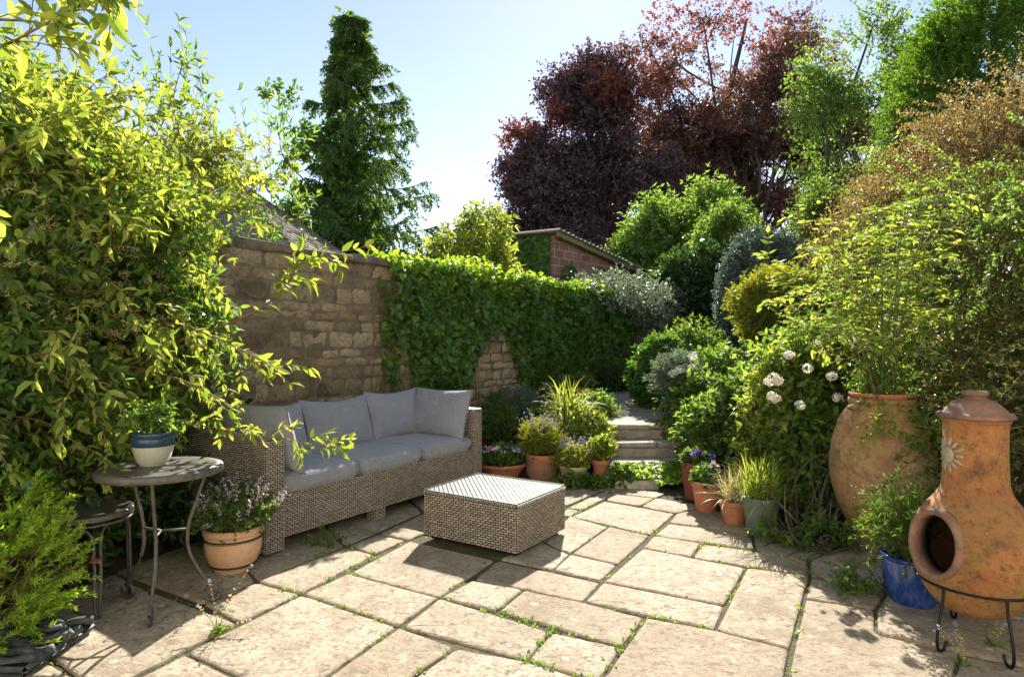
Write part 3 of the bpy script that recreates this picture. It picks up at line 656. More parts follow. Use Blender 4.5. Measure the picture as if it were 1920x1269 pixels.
# ------------------------------------------------------------------ sofa
SLn, SD = 2.19, .86
sf = empty('wicker_sofa', W(SLn / 2, SD / 2, 0), 'long brown woven wicker garden sofa with grey cushions against the stone wall', 'sofa')
wbox(sf, 'seat_base', .136, SLn - .116, .02, SD - .105, .085, .35, 'ft')
wbox(sf, 'arm', 0, .134, 0, SD, .02, .69, 'flrt'); wbox(sf, 'arm', SLn - .114, SLn, 0, SD, .02, .69, 'flrt')
wbox(sf, 'backrest', .137, SLn - .117, SD - .1, SD, .085, .66, 'fbt')
for s_ in (.93, 1.35): wbox(sf, 'foot', s_ - .0, s_ + .1, .03, .12, .0, .083, 'flr') if s_ < 1 else None
wbox(sf, 'foot', 1.0, 1.1, SD - .12, SD - .02, .0, .083, 'b')
CG = 'grey cushions on the sofa seat'
lab = ['grey seat cushion nearest the round table end of the sofa', 'middle grey seat cushion of the sofa', 'grey seat cushion at the far end of the sofa, sunlit corner']
cw = (SLn - .25) / 3
for i in range(3): seatcushion(np.array(W(.135 + cw * (i + .5), .37, .408)), cw + .004, .76, .118, lab[i], i)
tl_ = R(17)
evb = math.cos(tl_) * UP + math.sin(tl_) * n3; enb = math.cos(tl_) * n3 - math.sin(tl_) * UP
lab = ['plain grey back cushion, leftmost and mostly hidden behind the near side pillow', 'plain grey back cushion in the middle of the sofa back', 'grey back cushion beside the far corner pillow']
for i in range(3):
    cushion('back_cushion', lab[i], np.array(W(.14 + cw * (i + .5) + (.0, .01, .02)[i], .62, (.625, .635, .65)[i])), u3, evb, enb, cw + .02, .42 + (.0, .0, .01)[i], .2, 'grey back cushions of the sofa', seed=10 + i, sag=.02)
tl_ = R(18)
evl = norm(math.cos(tl_) * UP - math.sin(tl_) * u3); enl = norm(-math.cos(tl_) * u3 - math.sin(tl_) * UP)
cushion('side_cushion', 'grey pillow leaning on the near arm of the sofa, darkest and in front', np.array(W(.19, .31, .675)), n3, evl, enl, .68, .45, .17, 'grey side pillows leaning on the sofa arms', seed=20)
evr = norm(math.cos(tl_) * UP + math.sin(tl_) * u3); enr = norm(math.cos(tl_) * u3 - math.sin(tl_) * UP)
cushion('side_cushion', 'grey pillow leaning on the far arm of the sofa, with one high pointed corner', np.array(W(1.97, .30, .655)), n3, evr, enr, .62, .43, .2, 'grey side pillows leaning on the sofa arms', seed=21)
# ------------------------------------------------------------------ coffee table
T0 = np.array([.027, 3.78]); TL, TW, TH = .715, .60, .324
tu = norm(np.array([.5434, .839])); tn = np.array([-tu[1], tu[0]])
def TF(s, n, z): return (T0[0] + tu[0] * s + tn[0] * n, T0[1] + tu[1] * s + tn[1] * n, z)
tt = empty('coffee_table', TF(TW / 2, TL / 2, 0), 'square woven wicker coffee table with pale glass top in front of the sofa', 'coffee table')
e3, g3 = np.array([*tu, 0]), np.array([*tn, 0])
body = obj('body', *rbox(0, TW, 0, TL, .035, TH - .008, .006, TF), M['wickback'], tt)
for (a, b) in ((.03, .03), (TW - .1, .03), (.03, TL - .1), (TW - .1, TL - .1)): obj('foot', *rbox(a, a + .07, b, b + .07, 0, .035, .005, TF), M['wickback'], tt)
mb = MB(); e = .0015; P0 = lambda s, n, z: np.array(TF(s, n, z)); zt = TH - .03
weave(mb, P0(-e, TL, .03), -g3, z3, -e3, TL, zt - .03, .038, .0145); weave(mb, P0(0, -e, .03), e3, z3, -g3, TW, zt - .03, .038, .0145)
weave(mb, P0(TW + e, 0, .03), g3, z3, e3, TL, zt - .03, .038, .0145); weave(mb, P0(TW, TL + e, .03), -e3, z3, g3, TW, zt - .03, .038, .0145)
# upright wrapping strands round the rim
for (o_, d_, nn, ln) in ((P0(-.004, TL, zt), -g3, -e3, TL), (P0(0, -.004, zt), e3, -g3, TW), (P0(TW + .004, 0, zt), g3, e3, TL), (P0(TW, TL + .004, zt), -e3, g3, TW)):
    weave(mb, o_ + z3 * 0, z3, d_, nn, .022, ln, .022, .0125, .004)
mb.build('weave', M['wicker'], body)
mb = MB(); weave(mb, P0(.012, .012, TH - .0085), (e3 + 0 * g3), g3, z3, TW - .024, TL - .024, .04, .019, .003); mb.build('woven_top', M['wickertop'], tt)
obj('top_panel', *rbox(.004, TW - .004, .004, TL - .004, TH - .0195, TH - .0088, .002, TF), M['wickback'], tt)
obj('glass_top', *rbox(-.004, TW + .004, -.004, TL + .004, TH - .0035, TH + .0035, .0015, TF), M['glass'], tt)
# ------------------------------------------------------------------ iron bistro table and chair
bx, by = -1.70, 3.10
bt = empty('bistro_table', (bx, by, 0), 'round brown iron bistro table with curled legs beside the sofa arm', 'table')
zt = .68; V, F_ = lathe(sm([(0, zt), (.24, zt), (.268, zt - .001), (.276, zt - .006), (.277, zt - .03), (.27, zt - .034), (.262, zt - .03), (.255, zt - .014), (0, zt - .012)], 2), bx, by, 0, 64)
obj('table_top', V, F_, M['iron'], bt, True)
def scroll(c, r0, a0, turns, axis_out, n=26, ri=.35):
    t = np.linspace(0, 1, n); a = a0 + t * turns * 2 * math.pi; rr = r0 * (1 - (1 - ri) * t)
    return [np.array(c) + np.array([axis_out[0] * math.cos(x) * r, axis_out[1] * math.cos(x) * r, math.sin(x) * r]) for x, r in zip(a, rr)]
LA = [R(-72), R(15), R(158)]
for a in LA:
    d = np.array([math.cos(a), math.sin(a)]); def_ = lambda r, z: np.array([bx + d[0] * r, by + d[1] * r, z])
    ln = curve([def_(.20, .645), def_(.155, .5), def_(.12, .38), def_(.125, .26), def_(.19, .13), def_(.25, .07), def_(.262, .03)], 5)
    sc = scroll(def_(.225, .05), .045, .25, -1.35, d); ln = np.vstack([ln[:-2], np.array(sc)])
    V, F_ = tubes(ln, .0085, 8); obj('leg', V, F_[:1], M['iron'], bt, True)
mb = MB(); c0 = np.array([bx, by, .37])
for a in LA: V, F_ = tubes(np.array([c0, c0 + np.array([math.cos(a), math.sin(a), 0]) * .12]), .006, 6); mb.add(V, F_)
V, F_ = lathe([(0, .63), (.2, .64), (.205, .648), (.2, .654), (0, .652)], bx, by, 0, 32); 
mb.build('stretcher', M['iron'], bt, True)
V, F_ = tubes(np.array([[bx + math.cos(a) * .2, by + math.sin(a) * .2, .655] for a in np.linspace(0, 6.2832, 33)]), .006, 6); obj('under_ring', V, F_[:1], M['iron'], bt, True)
hx, hy = -2.07, 3.1
ch = empty('bistro_chair', (hx, hy, 0), 'brown iron bistro chair with round seat, half hidden under the shrub', 'chair')
V, F_ = lathe(sm([(0, .465), (.17, .468), (.2, .474), (.208, .466), (.205, .452), (.19, .448), (0, .45)], 2), hx, hy, 0, 48); obj('seat', V, F_, M['iron'], ch, True)
V, F_ = tubes(np.array([[hx + math.cos(a) * .2, hy + math.sin(a) * .2, .43] for a in np.linspace(0, 6.2832, 33)]), .006, 6); obj('seat_ring', V, F_[:1], M['iron'], ch, True)
for q, a in enumerate([R(-42), R(52), R(138), R(222)]):
    d = np.array([math.cos(a), math.sin(a)]); p = np.array([-d[1], d[0]]); mb = MB()
    for s_ in (-1, 1):
        f = lambda r, z, w_: np.array([hx + d[0] * r + p[0] * w_ * s_, hy + d[1] * r + p[1] * w_ * s_, z])
        ln = curve([f(.04, .43, .1), f(.13, .425, .06), f(.185, .38, .02), f(.195, .3, .014), f(.2, .1, .012), f(.205, .0, .008)], 5); V, F_ = tubes(ln, .0072, 6); mb.add(V, F_)
    mb.build('leg', M['iron'], ch, True)
mb = MB()
for s_ in (-1, 1):
    ln = curve([(hx - .17, hy + .1 * s_ + .05, .43), (hx - .24, hy + .15 * s_ + .03, .6), (hx - .27, hy + .17 * s_, .8), (hx - .27, hy + .06 * s_, .92), (hx - .27, hy, .93)], 5); V, F_ = tubes(ln, .008, 6); mb.add(V, F_)
mb.build('backrest', M['iron'], ch, True)
for (cx, cy) in ((hx + .12, hy + .02),):
    V, F_ = tubes(np.array(scroll((cx, cy, .07), .06, 0, 1.4, (1, .05))), .006, 6); obj('scroll', V, F_[:1], M['iron'], ch, True)
# ------------------------------------------------------------------ pots
def pot(name, label, x, y, z, rt, rb, h, mt, rim=None, rimh=.035, rimout=.012, belly=0, group=None, rimmat=None, cat='pot', seg=48, wob=.006):
    t = empty(name, (x, y, z), label, cat, group); hb = h - rimh
    rr = lambda f: rb + (rt - rb) * f + belly * math.sin(math.pi * f)
    prof = [(0, 0.004), (rb * .9, 0), (rb, .006)] + [(rr(f), hb * f) for f in (.15, .3, .45, .6, .75, .9, 1)]
    inner = [(rr(1) - .012, hb), (rr(.8) - .014, hb * .8), (rr(.5) - .016, hb * .55), (0, hb * .55)]
    V, F_ = lathe(sm(prof, 2).tolist() + inner, x, y, z, seg, wob); obj('body', V, F_, M[mt], t, True)
    ro = rr(1) + rimout
    pr = [(rr(1) - .001, hb - .002), (ro - .003, hb - .001), (ro, hb + .004), (ro, h - .006), (ro - .004, h), (ro - .014, h + .001), (rr(1) - .012, h - .006), (rr(1) - .013, hb - .004)]
    V, F_ = lathe(pr, x, y, z, seg, wob); obj('rim', V, F_, M[rimmat or mt], t, True)
    a = np.linspace(0, 6.2832, 25)[:-1]; rs = rr(.85) - .016; V = [(x, y, z + h - .02)] + [(x + math.cos(q) * rs * f, y + math.sin(q) * rs * f, z + h - .035 + .012 * random.random()) for f in (.6, 1.04) for q in a]
    Fs = [(0, 1 + i, 1 + (i + 1) % 24) for i in range(24)] + [(1 + i, 25 + i, 25 + (i + 1) % 24, 1 + (i + 1) % 24) for i in range(24)]
    obj('potting_soil', V, Fs, M['soil'], t, True); return t
p1 = pot('planter', 'peach terracotta pot with dark painted bands by the near sofa corner', -1.575, 3.62, 0, .148, .098, .245, 'terra_peach', belly=.022, cat='pot')
for zz, hh in ((.19, .009), (.178, .003), (.045, .011)):
    f = zz / .21; r_ = .098 + .05 * f + .022 * math.sin(math.pi * f) + .0025; V, F_ = lathe([(r_ - .004, zz - hh), (r_, zz - hh), (r_ + .0008, zz), (r_ - .004, zz)], -1.575, 3.62, 0, 48, .006); obj('painted_band', V, F_, M['blackband'], p1, True)
x_, y_ = -1.755, 3.13
p2 = pot('glazed_pot', 'small glazed pot with navy rim and cream base standing on the round table', x_, y_, .6805, .088, .06, .165, 'creamglaze', belly=.014, rimmat='navy', rimh=.02, rimout=.008)
V, F_ = lathe([(.0862, .09), (.0925, .1), (.0955, .12), (.0957, .146), (.085, .146)], x_, y_, .68, 48, .006); obj('glaze_band', V, F_, M['navy'], p2, True)
RG = 'row of pots along the right edge of the patio'
pot('planter', 'tall dark red square-shouldered pot, farthest in the right-hand row', 1.50, 5.22, 0, .115, .085, .3, 'terra_red', group=RG, rimout=.004)
pot('planter', 'orange terracotta pot with thick rim and pink flower, second in the right-hand row', 1.475, 4.86, 0, .105, .075, .225, 'terra', group=RG)
pot('planter', 'small orange terracotta pot with dry grass, beside the grey-green pot', 1.57, 4.52, 0, .098, .07, .165, 'terra', group=RG)
pot('planter', 'smooth grey-green tapered pot with grass, nearest in the right-hand row', 1.665, 4.28, 0, .122, .088, .25, 'greenpot', rimout=.002, rimh=.02, group=RG)
LG = 'pots grouped beside the far end of the sofa'
pot('flower_bowl', 'wide low terracotta bowl of pansies next to the sofa arm', -.09, 6.1, 0, .215, .15, .13, 'terra', group=LG, rimh=.03)
pot('planter', 'large terracotta pot with bright orange rim and weathered body, full of lavender', .29, 6.05, 0, .155, .14, .225, 'terra_old', belly=.012, rimmat='terra', rimh=.06, rimout=.01, group=LG)
p3 = pot('planter', 'cream ribbed pot with pale plant between the lavender pot and a small terracotta pot', .56, 5.82, 0, .115, .08, .155, 'terra_cream', belly=.012, group=LG)
pot('planter', 'small slim terracotta pot under yellow-green leaves beside the steps', .81, 5.86, 0, .075, .05, .2, 'terra', group=LG, rimh=.04)
def zy(py, Y): return az(py, Y)
pot('planter', 'dark teal glazed pot in front of the bare stone of the wall', ax(972, 7.1), 7.1, zy(801, 7.1), .095, .07, .2, 'teal', group=LG)
pot('planter', 'small cream pot with yellow flowers beside the teal pot', ax(1000, 6.9), 6.9, zy(812, 6.9), .078, .055, .155, 'terra_cream', group=LG)
pot('planter', 'terracotta pot under a dark green bush behind the sofa arm', ax(934, 6.75), 6.75, zy(845, 6.75) , .12, .09, .13, 'terra', group=LG)
pot('planter', 'terracotta pot hidden under spiky strap leaves', ax(1068, 6.7), 6.7, zy(815, 6.7), .13, .1, .17, 'terra', group=LG)
pot('flower_bowl', 'left one of two terracotta bowls at the foot of the ivy', ax(1047, 8.4), 8.4, zy(760, 8.4), .15, .11, .16, 'terra', group=LG)
pot('flower_bowl', 'right one of two terracotta bowls at the foot of the ivy, with orange flowers', ax(1088, 8.2), 8.2, zy(752, 8.2), .165, .12, .17, 'terra', group=LG)
wx, wy = ax(840, 6.7), 6.7
tag(obj('stone_pedestal', *rbox(wx - .13, wx + .13, wy - .13, wy + .13, 0, .585, .015, XY), M['cope']), 'stone block pedestal behind the sofa back', 'pedestal')
pot('flower_bowl', 'terracotta bowl with magenta flower behind the back of the sofa', wx, wy, .5855, .13, .09, .16, 'terra', group=LG)
pot('planter', 'cobalt blue glazed pot among the white flowers right of the path', ax(1268, 6.9), 6.9, zy(790, 6.9), .15, .11, .26, 'cobalt')
pb = pot('glazed_pot', 'mottled royal blue glazed pot between the big urn and the chimenea', 1.985, 3.17, 0, .135, .1, .235, 'blueglaze', belly=.014, rimmat='bluerim', rimh=.018, rimout=.014)
# ------------------------------------------------------------------ urn
ux_, uy_ = 2.29, 3.97
ur = empty('clay_urn', (ux_, uy_, 0), 'large aged clay oil jar with a rose growing in it, at the patio edge', 'urn')
pr = sm([(0, 0), (.11, 0), (.128, .02), (.165, .1), (.23, .24), (.277, .38), (.293, .52), (.282, .64), (.258, .73), (.243, .775), (.247, .787), (.236, .797), (.214, .84), (.192, .87), (.18, .895), (.188, .91), (.186, .93), (.17, .93), (.165, .88), (.15, .8), (0, .8)], 4)
V, F_ = lathe(pr, ux_, uy_, 0, 72, .006); obj('body', V, F_, M['urn'], ur, True)
V, F_ = lathe([(.15, .9), (.158, .925), (.175, .945), (.182, .953), (.18, .965), (.16, .967), (.148, .95), (.14, .9)], ux_, uy_, 0, 64, .004); obj('rim', V, F_, M['terra'], ur, True)
V, F_ = lathe([(0, .925), (.09, .93), (.152, .92)], ux_, uy_, 0, 24); obj('potting_soil', V, F_, M['soil'], ur, True)
for a in (R(200), R(20)):
    c = np.array([ux_ + math.cos(a) * .235, uy_ + math.sin(a) * .235, .80]); d = np.array([math.cos(a), math.sin(a)])
    ln = curve([c + [-d[0] * .02, -d[1] * .02, .075], c + [d[0] * .01, d[1] * .01, .085], c + [d[0] * .03, d[1] * .03, .05], c + [d[0] * .03, d[1] * .03, .01], c + [d[0] * .005, d[1] * .005, -.04]], 5)
    V, F_ = tubes(ln, .017, 8); obj('handle', V, F_, M['urn'], ur, True)
# ------------------------------------------------------------------ chimenea
qx, qy = 1.99, 2.75
cm = empty('chimenea', (qx, qy, 0), 'orange-brown clay chimenea with round mouth and lid on a black iron stand', 'chimenea')
pr = sm([(.0, .128), (.09, .13), (.15, .165), (.2, .235), (.232, .32), (.243, .405), (.232, .48), (.195, .555), (.15, .612), (.127, .655), (.12, .71), (.117, .8), (.117, .88), (.12, .935), (.126, .945), (.126, .962), (.11, .962)], 6)
ins = sm([(.1, .962), (.1, .7), (.13, .6), (.21, .48), (.222, .405), (.21, .31), (.16, .2), (0, .16)], 4)
ma = R(196); mz = .435; md = np.array([math.cos(ma), math.sin(ma), 0]); mp_ = np.array([-md[1], md[0], 0]); MA, MBb = .104, .128
def holed(prof, inner=False):
    V, Fs = lathe(prof, qx, qy, 0, 120); f = Fs[0]; c = V[f].mean(1) - np.array([qx, qy, mz])
    keep = ~(((c @ mp_ / MA) ** 2 + (c[:, 2] / MBb) ** 2 < 1) & (c @ md > 0)); return V, [f[keep]]
V, F_ = holed(pr); bd = obj('body', V, F_, M['chim'], cm, True)
V, F_ = holed(ins); obj('inner_wall', V, F_[0][:, ::-1], M['soot'], cm, True)
# mouth lip: a thick collar swept round the oval opening
k1 = 56; V = []; aa = np.linspace(0, 2 * math.pi, k1, endpoint=False)
secs = [(-.02, -.13, 1.0), (.0, -.045, 1.1), (.01, .0, 1.13), (.008, .02, 1.11), (.0, .026, 1.04), (-.008, .02, .97), (-.01, .0, .95), (-.012, -.07, .96), (-.01, -.12, 1.0)]
base_r = lambda z: np.interp(z, pr[:, 1], pr[:, 0])
for a in aa:
    px_ = math.cos(a); pz = math.sin(a)
    for (dr, out, sc_) in secs:
        x = px_ * (MA * sc_ + dr * .3); z = mz + pz * (MBb * sc_ + dr * .3)
        rbody = float(np.interp(np.clip(z, .14, .95), pr[:, 1], pr[:, 0])); dd = math.sqrt(max(rbody ** 2 - x * x, .0004)); dc = .213
        q = np.array([qx, qy, 0]) + mp_ * x + md * (min(dd, dc) * .0 + dc + out + .012 * (-pz)) ; 
        if out < -.1: q = np.array([qx, qy, 0]) + mp_ * x * 1.02 + md * min(dd - .012, dc + out + .1)
        V.append([q[0], q[1], z])
V = np.array(V); m_ = len(secs); i = np.arange(k1)[:, None] * m_; i2 = ((np.arange(k1) + 1) % k1)[:, None] * m_; j = np.arange(m_)[None]; j2 = (j + 1) % m_
obj('mouth_rim', V, np.stack([i + j, i2 + j, i2 + j2, i + j2], -1).reshape(-1, 4)[:, ::-1], M['chimrim'], cm, True)
pl = sm([(.112, .955), (.136, .957), (.143, .966), (.138, .976), (.12, .985), (.1, 1.005), (.075, 1.027), (.05, 1.038), (.04, 1.043), (.043, 1.05), (.05, 1.058), (.049, 1.068), (.04, 1.073), (0, 1.074)], 3)
V, F_ = lathe(pl, qx, qy, 0, 64, .004); obj('lid', V, F_, M['chimrim'], cm, True)
# sun relief on the neck
mb = MB(); sa, szz = R(180), .80
def onneck(da, dz, h): 
    a = sa + da / .12; return (qx + (.1185 + h) * math.cos(a), qy + (.1185 + h) * math.sin(a), szz + dz)
ring = [onneck(.036 * math.cos(t), .036 * math.sin(t), .002) for t in np.linspace(0, 6.2832, 25)[:-1]]; ring2 = [onneck(.03 * math.cos(t), .03 * math.sin(t), .009) for t in np.linspace(0, 6.2832, 25)[:-1]]
mb.add(np.array(ring + ring2 + [onneck(0, 0, .012)]), [np.array([[i, (i + 1) % 24, 24 + (i + 1) % 24, 24 + i] for i in range(24)]), np.array([[24 + i, 24 + (i + 1) % 24, 48] for i in range(24)])])
for k in range(14):
    t = k * 6.2832 / 14; c, s_ = math.cos(t), math.sin(t); lr = .083 if k % 2 else .072
    ln = np.array([onneck(c * r_, s_ * r_, -.001) for r_ in (.036, .05, .065, lr)]); V, F_ = tubes(ln, np.array([.006, .007, .0065, .003])[None], 6); mb.add(V, F_)
mb.build('sun_relief', M['reliefcream'], cm, True)
rz = .262; V, F_ = tubes(np.array([[qx + math.cos(a) * .218, qy + math.sin(a) * .218, rz] for a in np.linspace(0, 6.2832, 61)]), .0055, 8); obj('stand_ring', V, F_[:1], M['black'], cm, True)
for a in (R(262), R(205), R(75)):
    d = np.array([math.cos(a), math.sin(a)]); f = lambda r, z: np.array([qx + d[0] * r, qy + d[1] * r, z])
    ln = curve([f(.219, rz), f(.226, .2), f(.25, .12), f(.262, .05), f(.25, .012), f(.222, .006), f(.205, .022), f(.2, .04)], 6); V, F_ = tubes(ln, .006, 8); obj('stand_leg', V, F_, M['black'], cm, True)
# ------------------------------------------------------------------ steps and path
st = empty('stone_steps', (1.3, 6.3, 0), 'short flight of worn stone steps climbing to the upper garden', 'steps')
def stepbox(x0, x1, y0, y1, z0, z1, nm='step'):
    V, F_ = rbox(x0, x1, y0, y1, z0, z1, .012, XY); V = V + rng.normal(size=V.shape) * .004; obj(nm, V, F_, M['flagstep'], st)
mm = simple('worn_step_stone', (.25, .21, .16), .9, c2=(.55, .48, .38), scale=8, bmp=.02, bscale=25); M['flagstep'] = mm
stepbox(.90, 1.28, 5.56, 5.9, -.02, .06)
for (x0, x1, y0, y1, zt_, zr) in ((.94, 1.86, 5.98, 6.5, .15, .0), (.98, 1.9, 6.28, 6.8, .285, .10), (.95, 1.8, 6.58, 7.2, .425, .235)):
    xm = x0 + (x1 - x0) * random.uniform(.45, .6)
    stepbox(x0, xm - .004, y0 - .02, y1, zt_ - .045, zt_, 'tread'); stepbox(xm + .004, x1, y0 - .024, y1, zt_ - .045, zt_ - .003, 'tread')
    stepbox(x0 + .02, x1 - .02, y0 + .01, y1 - .03, zr, zt_ - .046, 'riser')
a = []; ys = np.linspace(6.9, 11.5, 40)
V = []; 
for y in ys:
    c = 1.42 + (y - 6.9) * .20; wd = .55 + .12 * math.sin(y * 2)
    for q in np.linspace(-1, 1, 9): V.append((c + q * wd, y, float(Hgt(c, y)) + .012 - .03 * q * q + .006 * math.sin(y * 9 + q * 4)))
i, j = np.meshgrid(np.arange(39), np.arange(8), indexing='ij'); k = (i * 9 + j).ravel()
tag(obj('path', V, np.stack([k, k + 1, k + 10, k + 9], -1), M['gravel'], None, True, base=(1.5, 8, .4)), kind='structure')
# ------------------------------------------------------------------ house, shed, far roof
def tiled(mb, A, B, Cc, D, rows, tw, th, seed):
    """tiles on the quad eave A-B, ridge D-C"""
    A, B, Cc, D = map(lambda q: np.array(q, float), (A, B, Cc, D)); rs = np.random.default_rng(seed)
    nr = norm(np.cross(B - A, D - A)); nr = nr if nr[2] > 0 else -nr; su = norm((D + Cc - A - B) / 2)
    for r_ in range(rows):
        f = r_ / rows; L0 = A + (D - A) * f; R0 = B + (Cc - B) * f; ln = np.linalg.norm(R0 - L0); 
        if ln < .1: continue
        e = (R0 - L0) / ln; rh = np.linalg.norm((D + Cc - A - B) / 2) / rows; x = 0
        while x < ln:
            wd = tw * rs.uniform(.65, 1.35); x1 = min(x + wd, ln); g = .006
            o = L0 + nr * (th * 1.2 + rs.uniform(0, .012)) - su * rs.uniform(0, .03); o2 = L0 + nr * .002 + su * rh * 1.25
            p = [o + e * (x + g), o + e * (x1 - g), o2 + e * (x1 - g), o2 + e * (x + g)]; q = [v - nr * th for v in p]
            mb.add(np.array(q + p), BOXF, rs.random()); x = x1
hs = empty('stone_house', (-6, 11, 0), 'neighbouring house with stone slate roof behind the wall at the left', 'house')
ex = -2.9
obj('wall', boxv(-11, ex - .3, 9.3, 16.7, 0, 2.5, XY), BOXF, M['render'], hs)
E1, E2, E3 = (-12, 9, 2.5), (ex, 9, 2.5), (ex, 17, 2.5); R1, R2 = (-8, 13, 5.45), (-6.9, 13, 5.45)
obj('roof_boarding', [E1, E2, R2, R1, E3, (-12, 17, 2.5)], [(0, 1, 2, 3), (1, 4, 2), (4, 5, 3, 2), (5, 0, 3)], M['wickback'], hs)
mb = MB(); tiled(mb, E1, E2, R2, R1, 34, .26, .02, 5); tiled(mb, E2, E3, (-6.9, 13.02, 5.45), (-6.9, 12.98, 5.45), 30, .26, .02, 6); mb.build('roof', M['slate'], hs)
rw = empty('bounce_wall', (0, -2.6, 0), 'added unseen cream wall behind the viewer, bouncing sunlight into the patio shade', 'house')  # added wall, out of view, to bounce warm sunlight into the shade
def hole_wall(x0, x1, z0, z1, holes, y):
    xs = sorted({x0, x1, *[h[0] for h in holes], *[h[1] for h in holes]}); zs = sorted({z0, z1, *[h[2] for h in holes], *[h[3] for h in holes]}); mb = MB()
    for a, b in zip(xs, xs[1:]):
        for c, d in zip(zs, zs[1:]):
            if not any(h[0] <= a and b <= h[1] and h[2] <= c and d <= h[3] for h in holes): mb.add(np.array([(a, y, c), (a, y, d), (b, y, d), (b, y, c)]), np.array([[0, 1, 2, 3]]))
    return mb
HL = [(-4.2, -3.0, .9, 2.1), (-1.2, 1.2, 0, 2.15), (3.0, 4.2, .9, 2.1), (-4.2, -3.0, 3.4, 4.5), (-.6, .6, 3.4, 4.5), (3.0, 4.2, 3.4, 4.5)]
hole_wall(-8, 8, 0, 5.6, HL, -2.6).build('wall', M['pale_render'], rw)
obj('wall_back', boxv(-8, 8, -3.2, -2.9, 0, 5.6, XY), BOXF, M['pale_render'], rw)
for a, b, c, d in HL:  # invented openings in the added bounce wall
    f = obj('window' if c else 'glazed_door', boxv(a + .05, b - .05, -2.74, -2.7, c + .05, d - .05, XY), BOXF, M['windowglass'], rw)
    mb = MB()
    for q in ((a, a + .07, c, d), (b - .07, b, c, d), (a + .07, b - .07, c, c + .07), (a + .07, b - .07, d - .07, d), ((a + b) / 2 - .03, (a + b) / 2 + .03, c + .07, d - .07)): mb.add(boxv(q[0], q[1], -2.78, -2.66, q[2], q[3], XY), BOXF)
    mb.build('frame', M['white_paint'], f)
sh = empty('brick_shed', (2, 13.5, 0), 'red brick outbuilding with mossy corrugated roof behind the ivy wall', 'shed')
cA, cB = np.array([.80, 12.0]), np.array([3.25, 15.1]); du = norm(cB - cA); dn = np.array([-du[1], du[0]]); ln = np.linalg.norm(cB - cA)
def SH(s, n, z): return (*(cA + du * s + dn * n), z)
zc, zd = 3.26, 2.75
V = [SH(0, 0, 0), SH(ln, 0, 0), SH(ln, 0, zd), SH(0, 0, zc)]
obj('brick_wall', V, [(0, 1, 2, 3)], M['brick'], sh, uv=np.array([(0, 0), (ln, 0), (ln, zd), (0, zc)]))
V = [SH(0, 3.2, 0), SH(0, 0.001, 0), SH(0, 0.001, zc), SH(0, 3.2, zc - .35)]
obj('end_wall', V, [(0, 1, 2, 3)], M['brick'], sh, uv=np.array([(0, 0), (3.2, 0), (3.2, zc), (0, zc - .35)]))
V, F_ = rbox(2.35, 2.65, -.09, .0, 0, 2.78, .01, SH); obj('brick_pier', V, F_, M['terra_old'], sh)
V = []; ns = 90
for s_ in np.linspace(-.18, ln + .55, ns):
    zz = zc + .06 + (zd - zc) * s_ / ln + .022 * math.sin(s_ * 2 * math.pi / .15)
    for n_, dz in ((-.22, -.0), (1.2, .04), (3.4, -.32)): V.append(SH(s_, n_, zz + dz)); 
V = np.array(V); V2 = V - np.array([0, 0, .03]); k = (np.arange(ns - 1)[:, None] * 3 + np.arange(2)[None]).ravel(); N_ = len(V)
e0 = np.arange(ns - 1) * 3
obj('corrugated_roof', np.vstack([V, V2]), [np.stack([k, k + 3, k + 4, k + 1], -1), np.stack([k, k + 1, k + 4, k + 3], -1) + N_, np.stack([e0, e0 + N_, e0 + N_ + 3, e0 + 3], -1), np.array([[0, 1, N_ + 1, N_], [1, 2, N_ + 2, N_ + 1]])], M['corr'], sh)
V, F_ = rbox(-.1, ln + .4, -.16, -.1, 0, .09, .01, lambda s, n, z: SH(s, n, zc - .06 + (zd - zc) * s / ln + z)); obj('fascia', V, F_, M['corr'], sh)
fr = empty('tiled_outbuilding', (-1, 19, 0), 'low outbuilding with a dark tiled roof far behind the wall left of the shed', 'outbuilding')
P1, P2 = (ax(755, 17), 17, az(497, 17)), (ax(965, 17), 17, az(497, 17)); P3, P4 = (ax(965, 19.5), 19.5, az(436, 19.5)), (ax(868, 19.5), 19.5, az(450, 19.5))
obj('roof_boarding', [P1, P2, P3, P4], [(0, 1, 2, 3)], M['wickback'], fr); mb = MB(); tiled(mb, P1, P2, P3, P4, 16, .3, .02, 8); mb.build('roof', M['oldtile'], fr)
obj('wall', boxv(P1[0] + .3, P2[0] - .3, 17.3, 21, 0, P1[2] - .05, XY), BOXF, M['render'], fr)
# canes, mat, small iron scroll
for i, (px, yt, yb) in enumerate(((935, 622, 770), (943, 640, 768))):
    s_ = 3.62 + i * .05; V, F_ = tubes(np.array([W(s_, NW - .07, .35), W(s_ - .01, NW - .055, 1.0), W(s_ - .03 + .05 * i, NW - .05, 1.45)]), .007, 6); tag(obj('garden_cane', V, F_, M['cane'], None, True), ['thinner bent cane leaning on the bare stone, left of a straight one', 'pale straight cane leaning on the bare stone beside the ivy'][i], 'cane', 'canes leaning on the garden wall')
mt_ = empty('rope_mat', (-2.02, 2.6, 0), 'dark grey weathered mat of coiled rope pattern in the near left corner', 'mat')
mb = MB(); V, F_ = rbox(-2.3, -1.84, 2.42, 2.84, .012, .05, .015, XY); mb.add(V, F_); mb.build('slab', M['lead'], mt_, True)
mb = MB()
for k in range(7):
    y0 = 2.46 + k * .057; ln = curve([(-2.28 + .44 * t, y0 + .022 * math.sin(t * 9 + k * 1.7), .058 + .012 * math.sin(t * 14 + k * 2.3)) for t in np.linspace(0, 1, 9)], 3); V, F_ = tubes(ln, .019, 7); mb.add(V, F_)
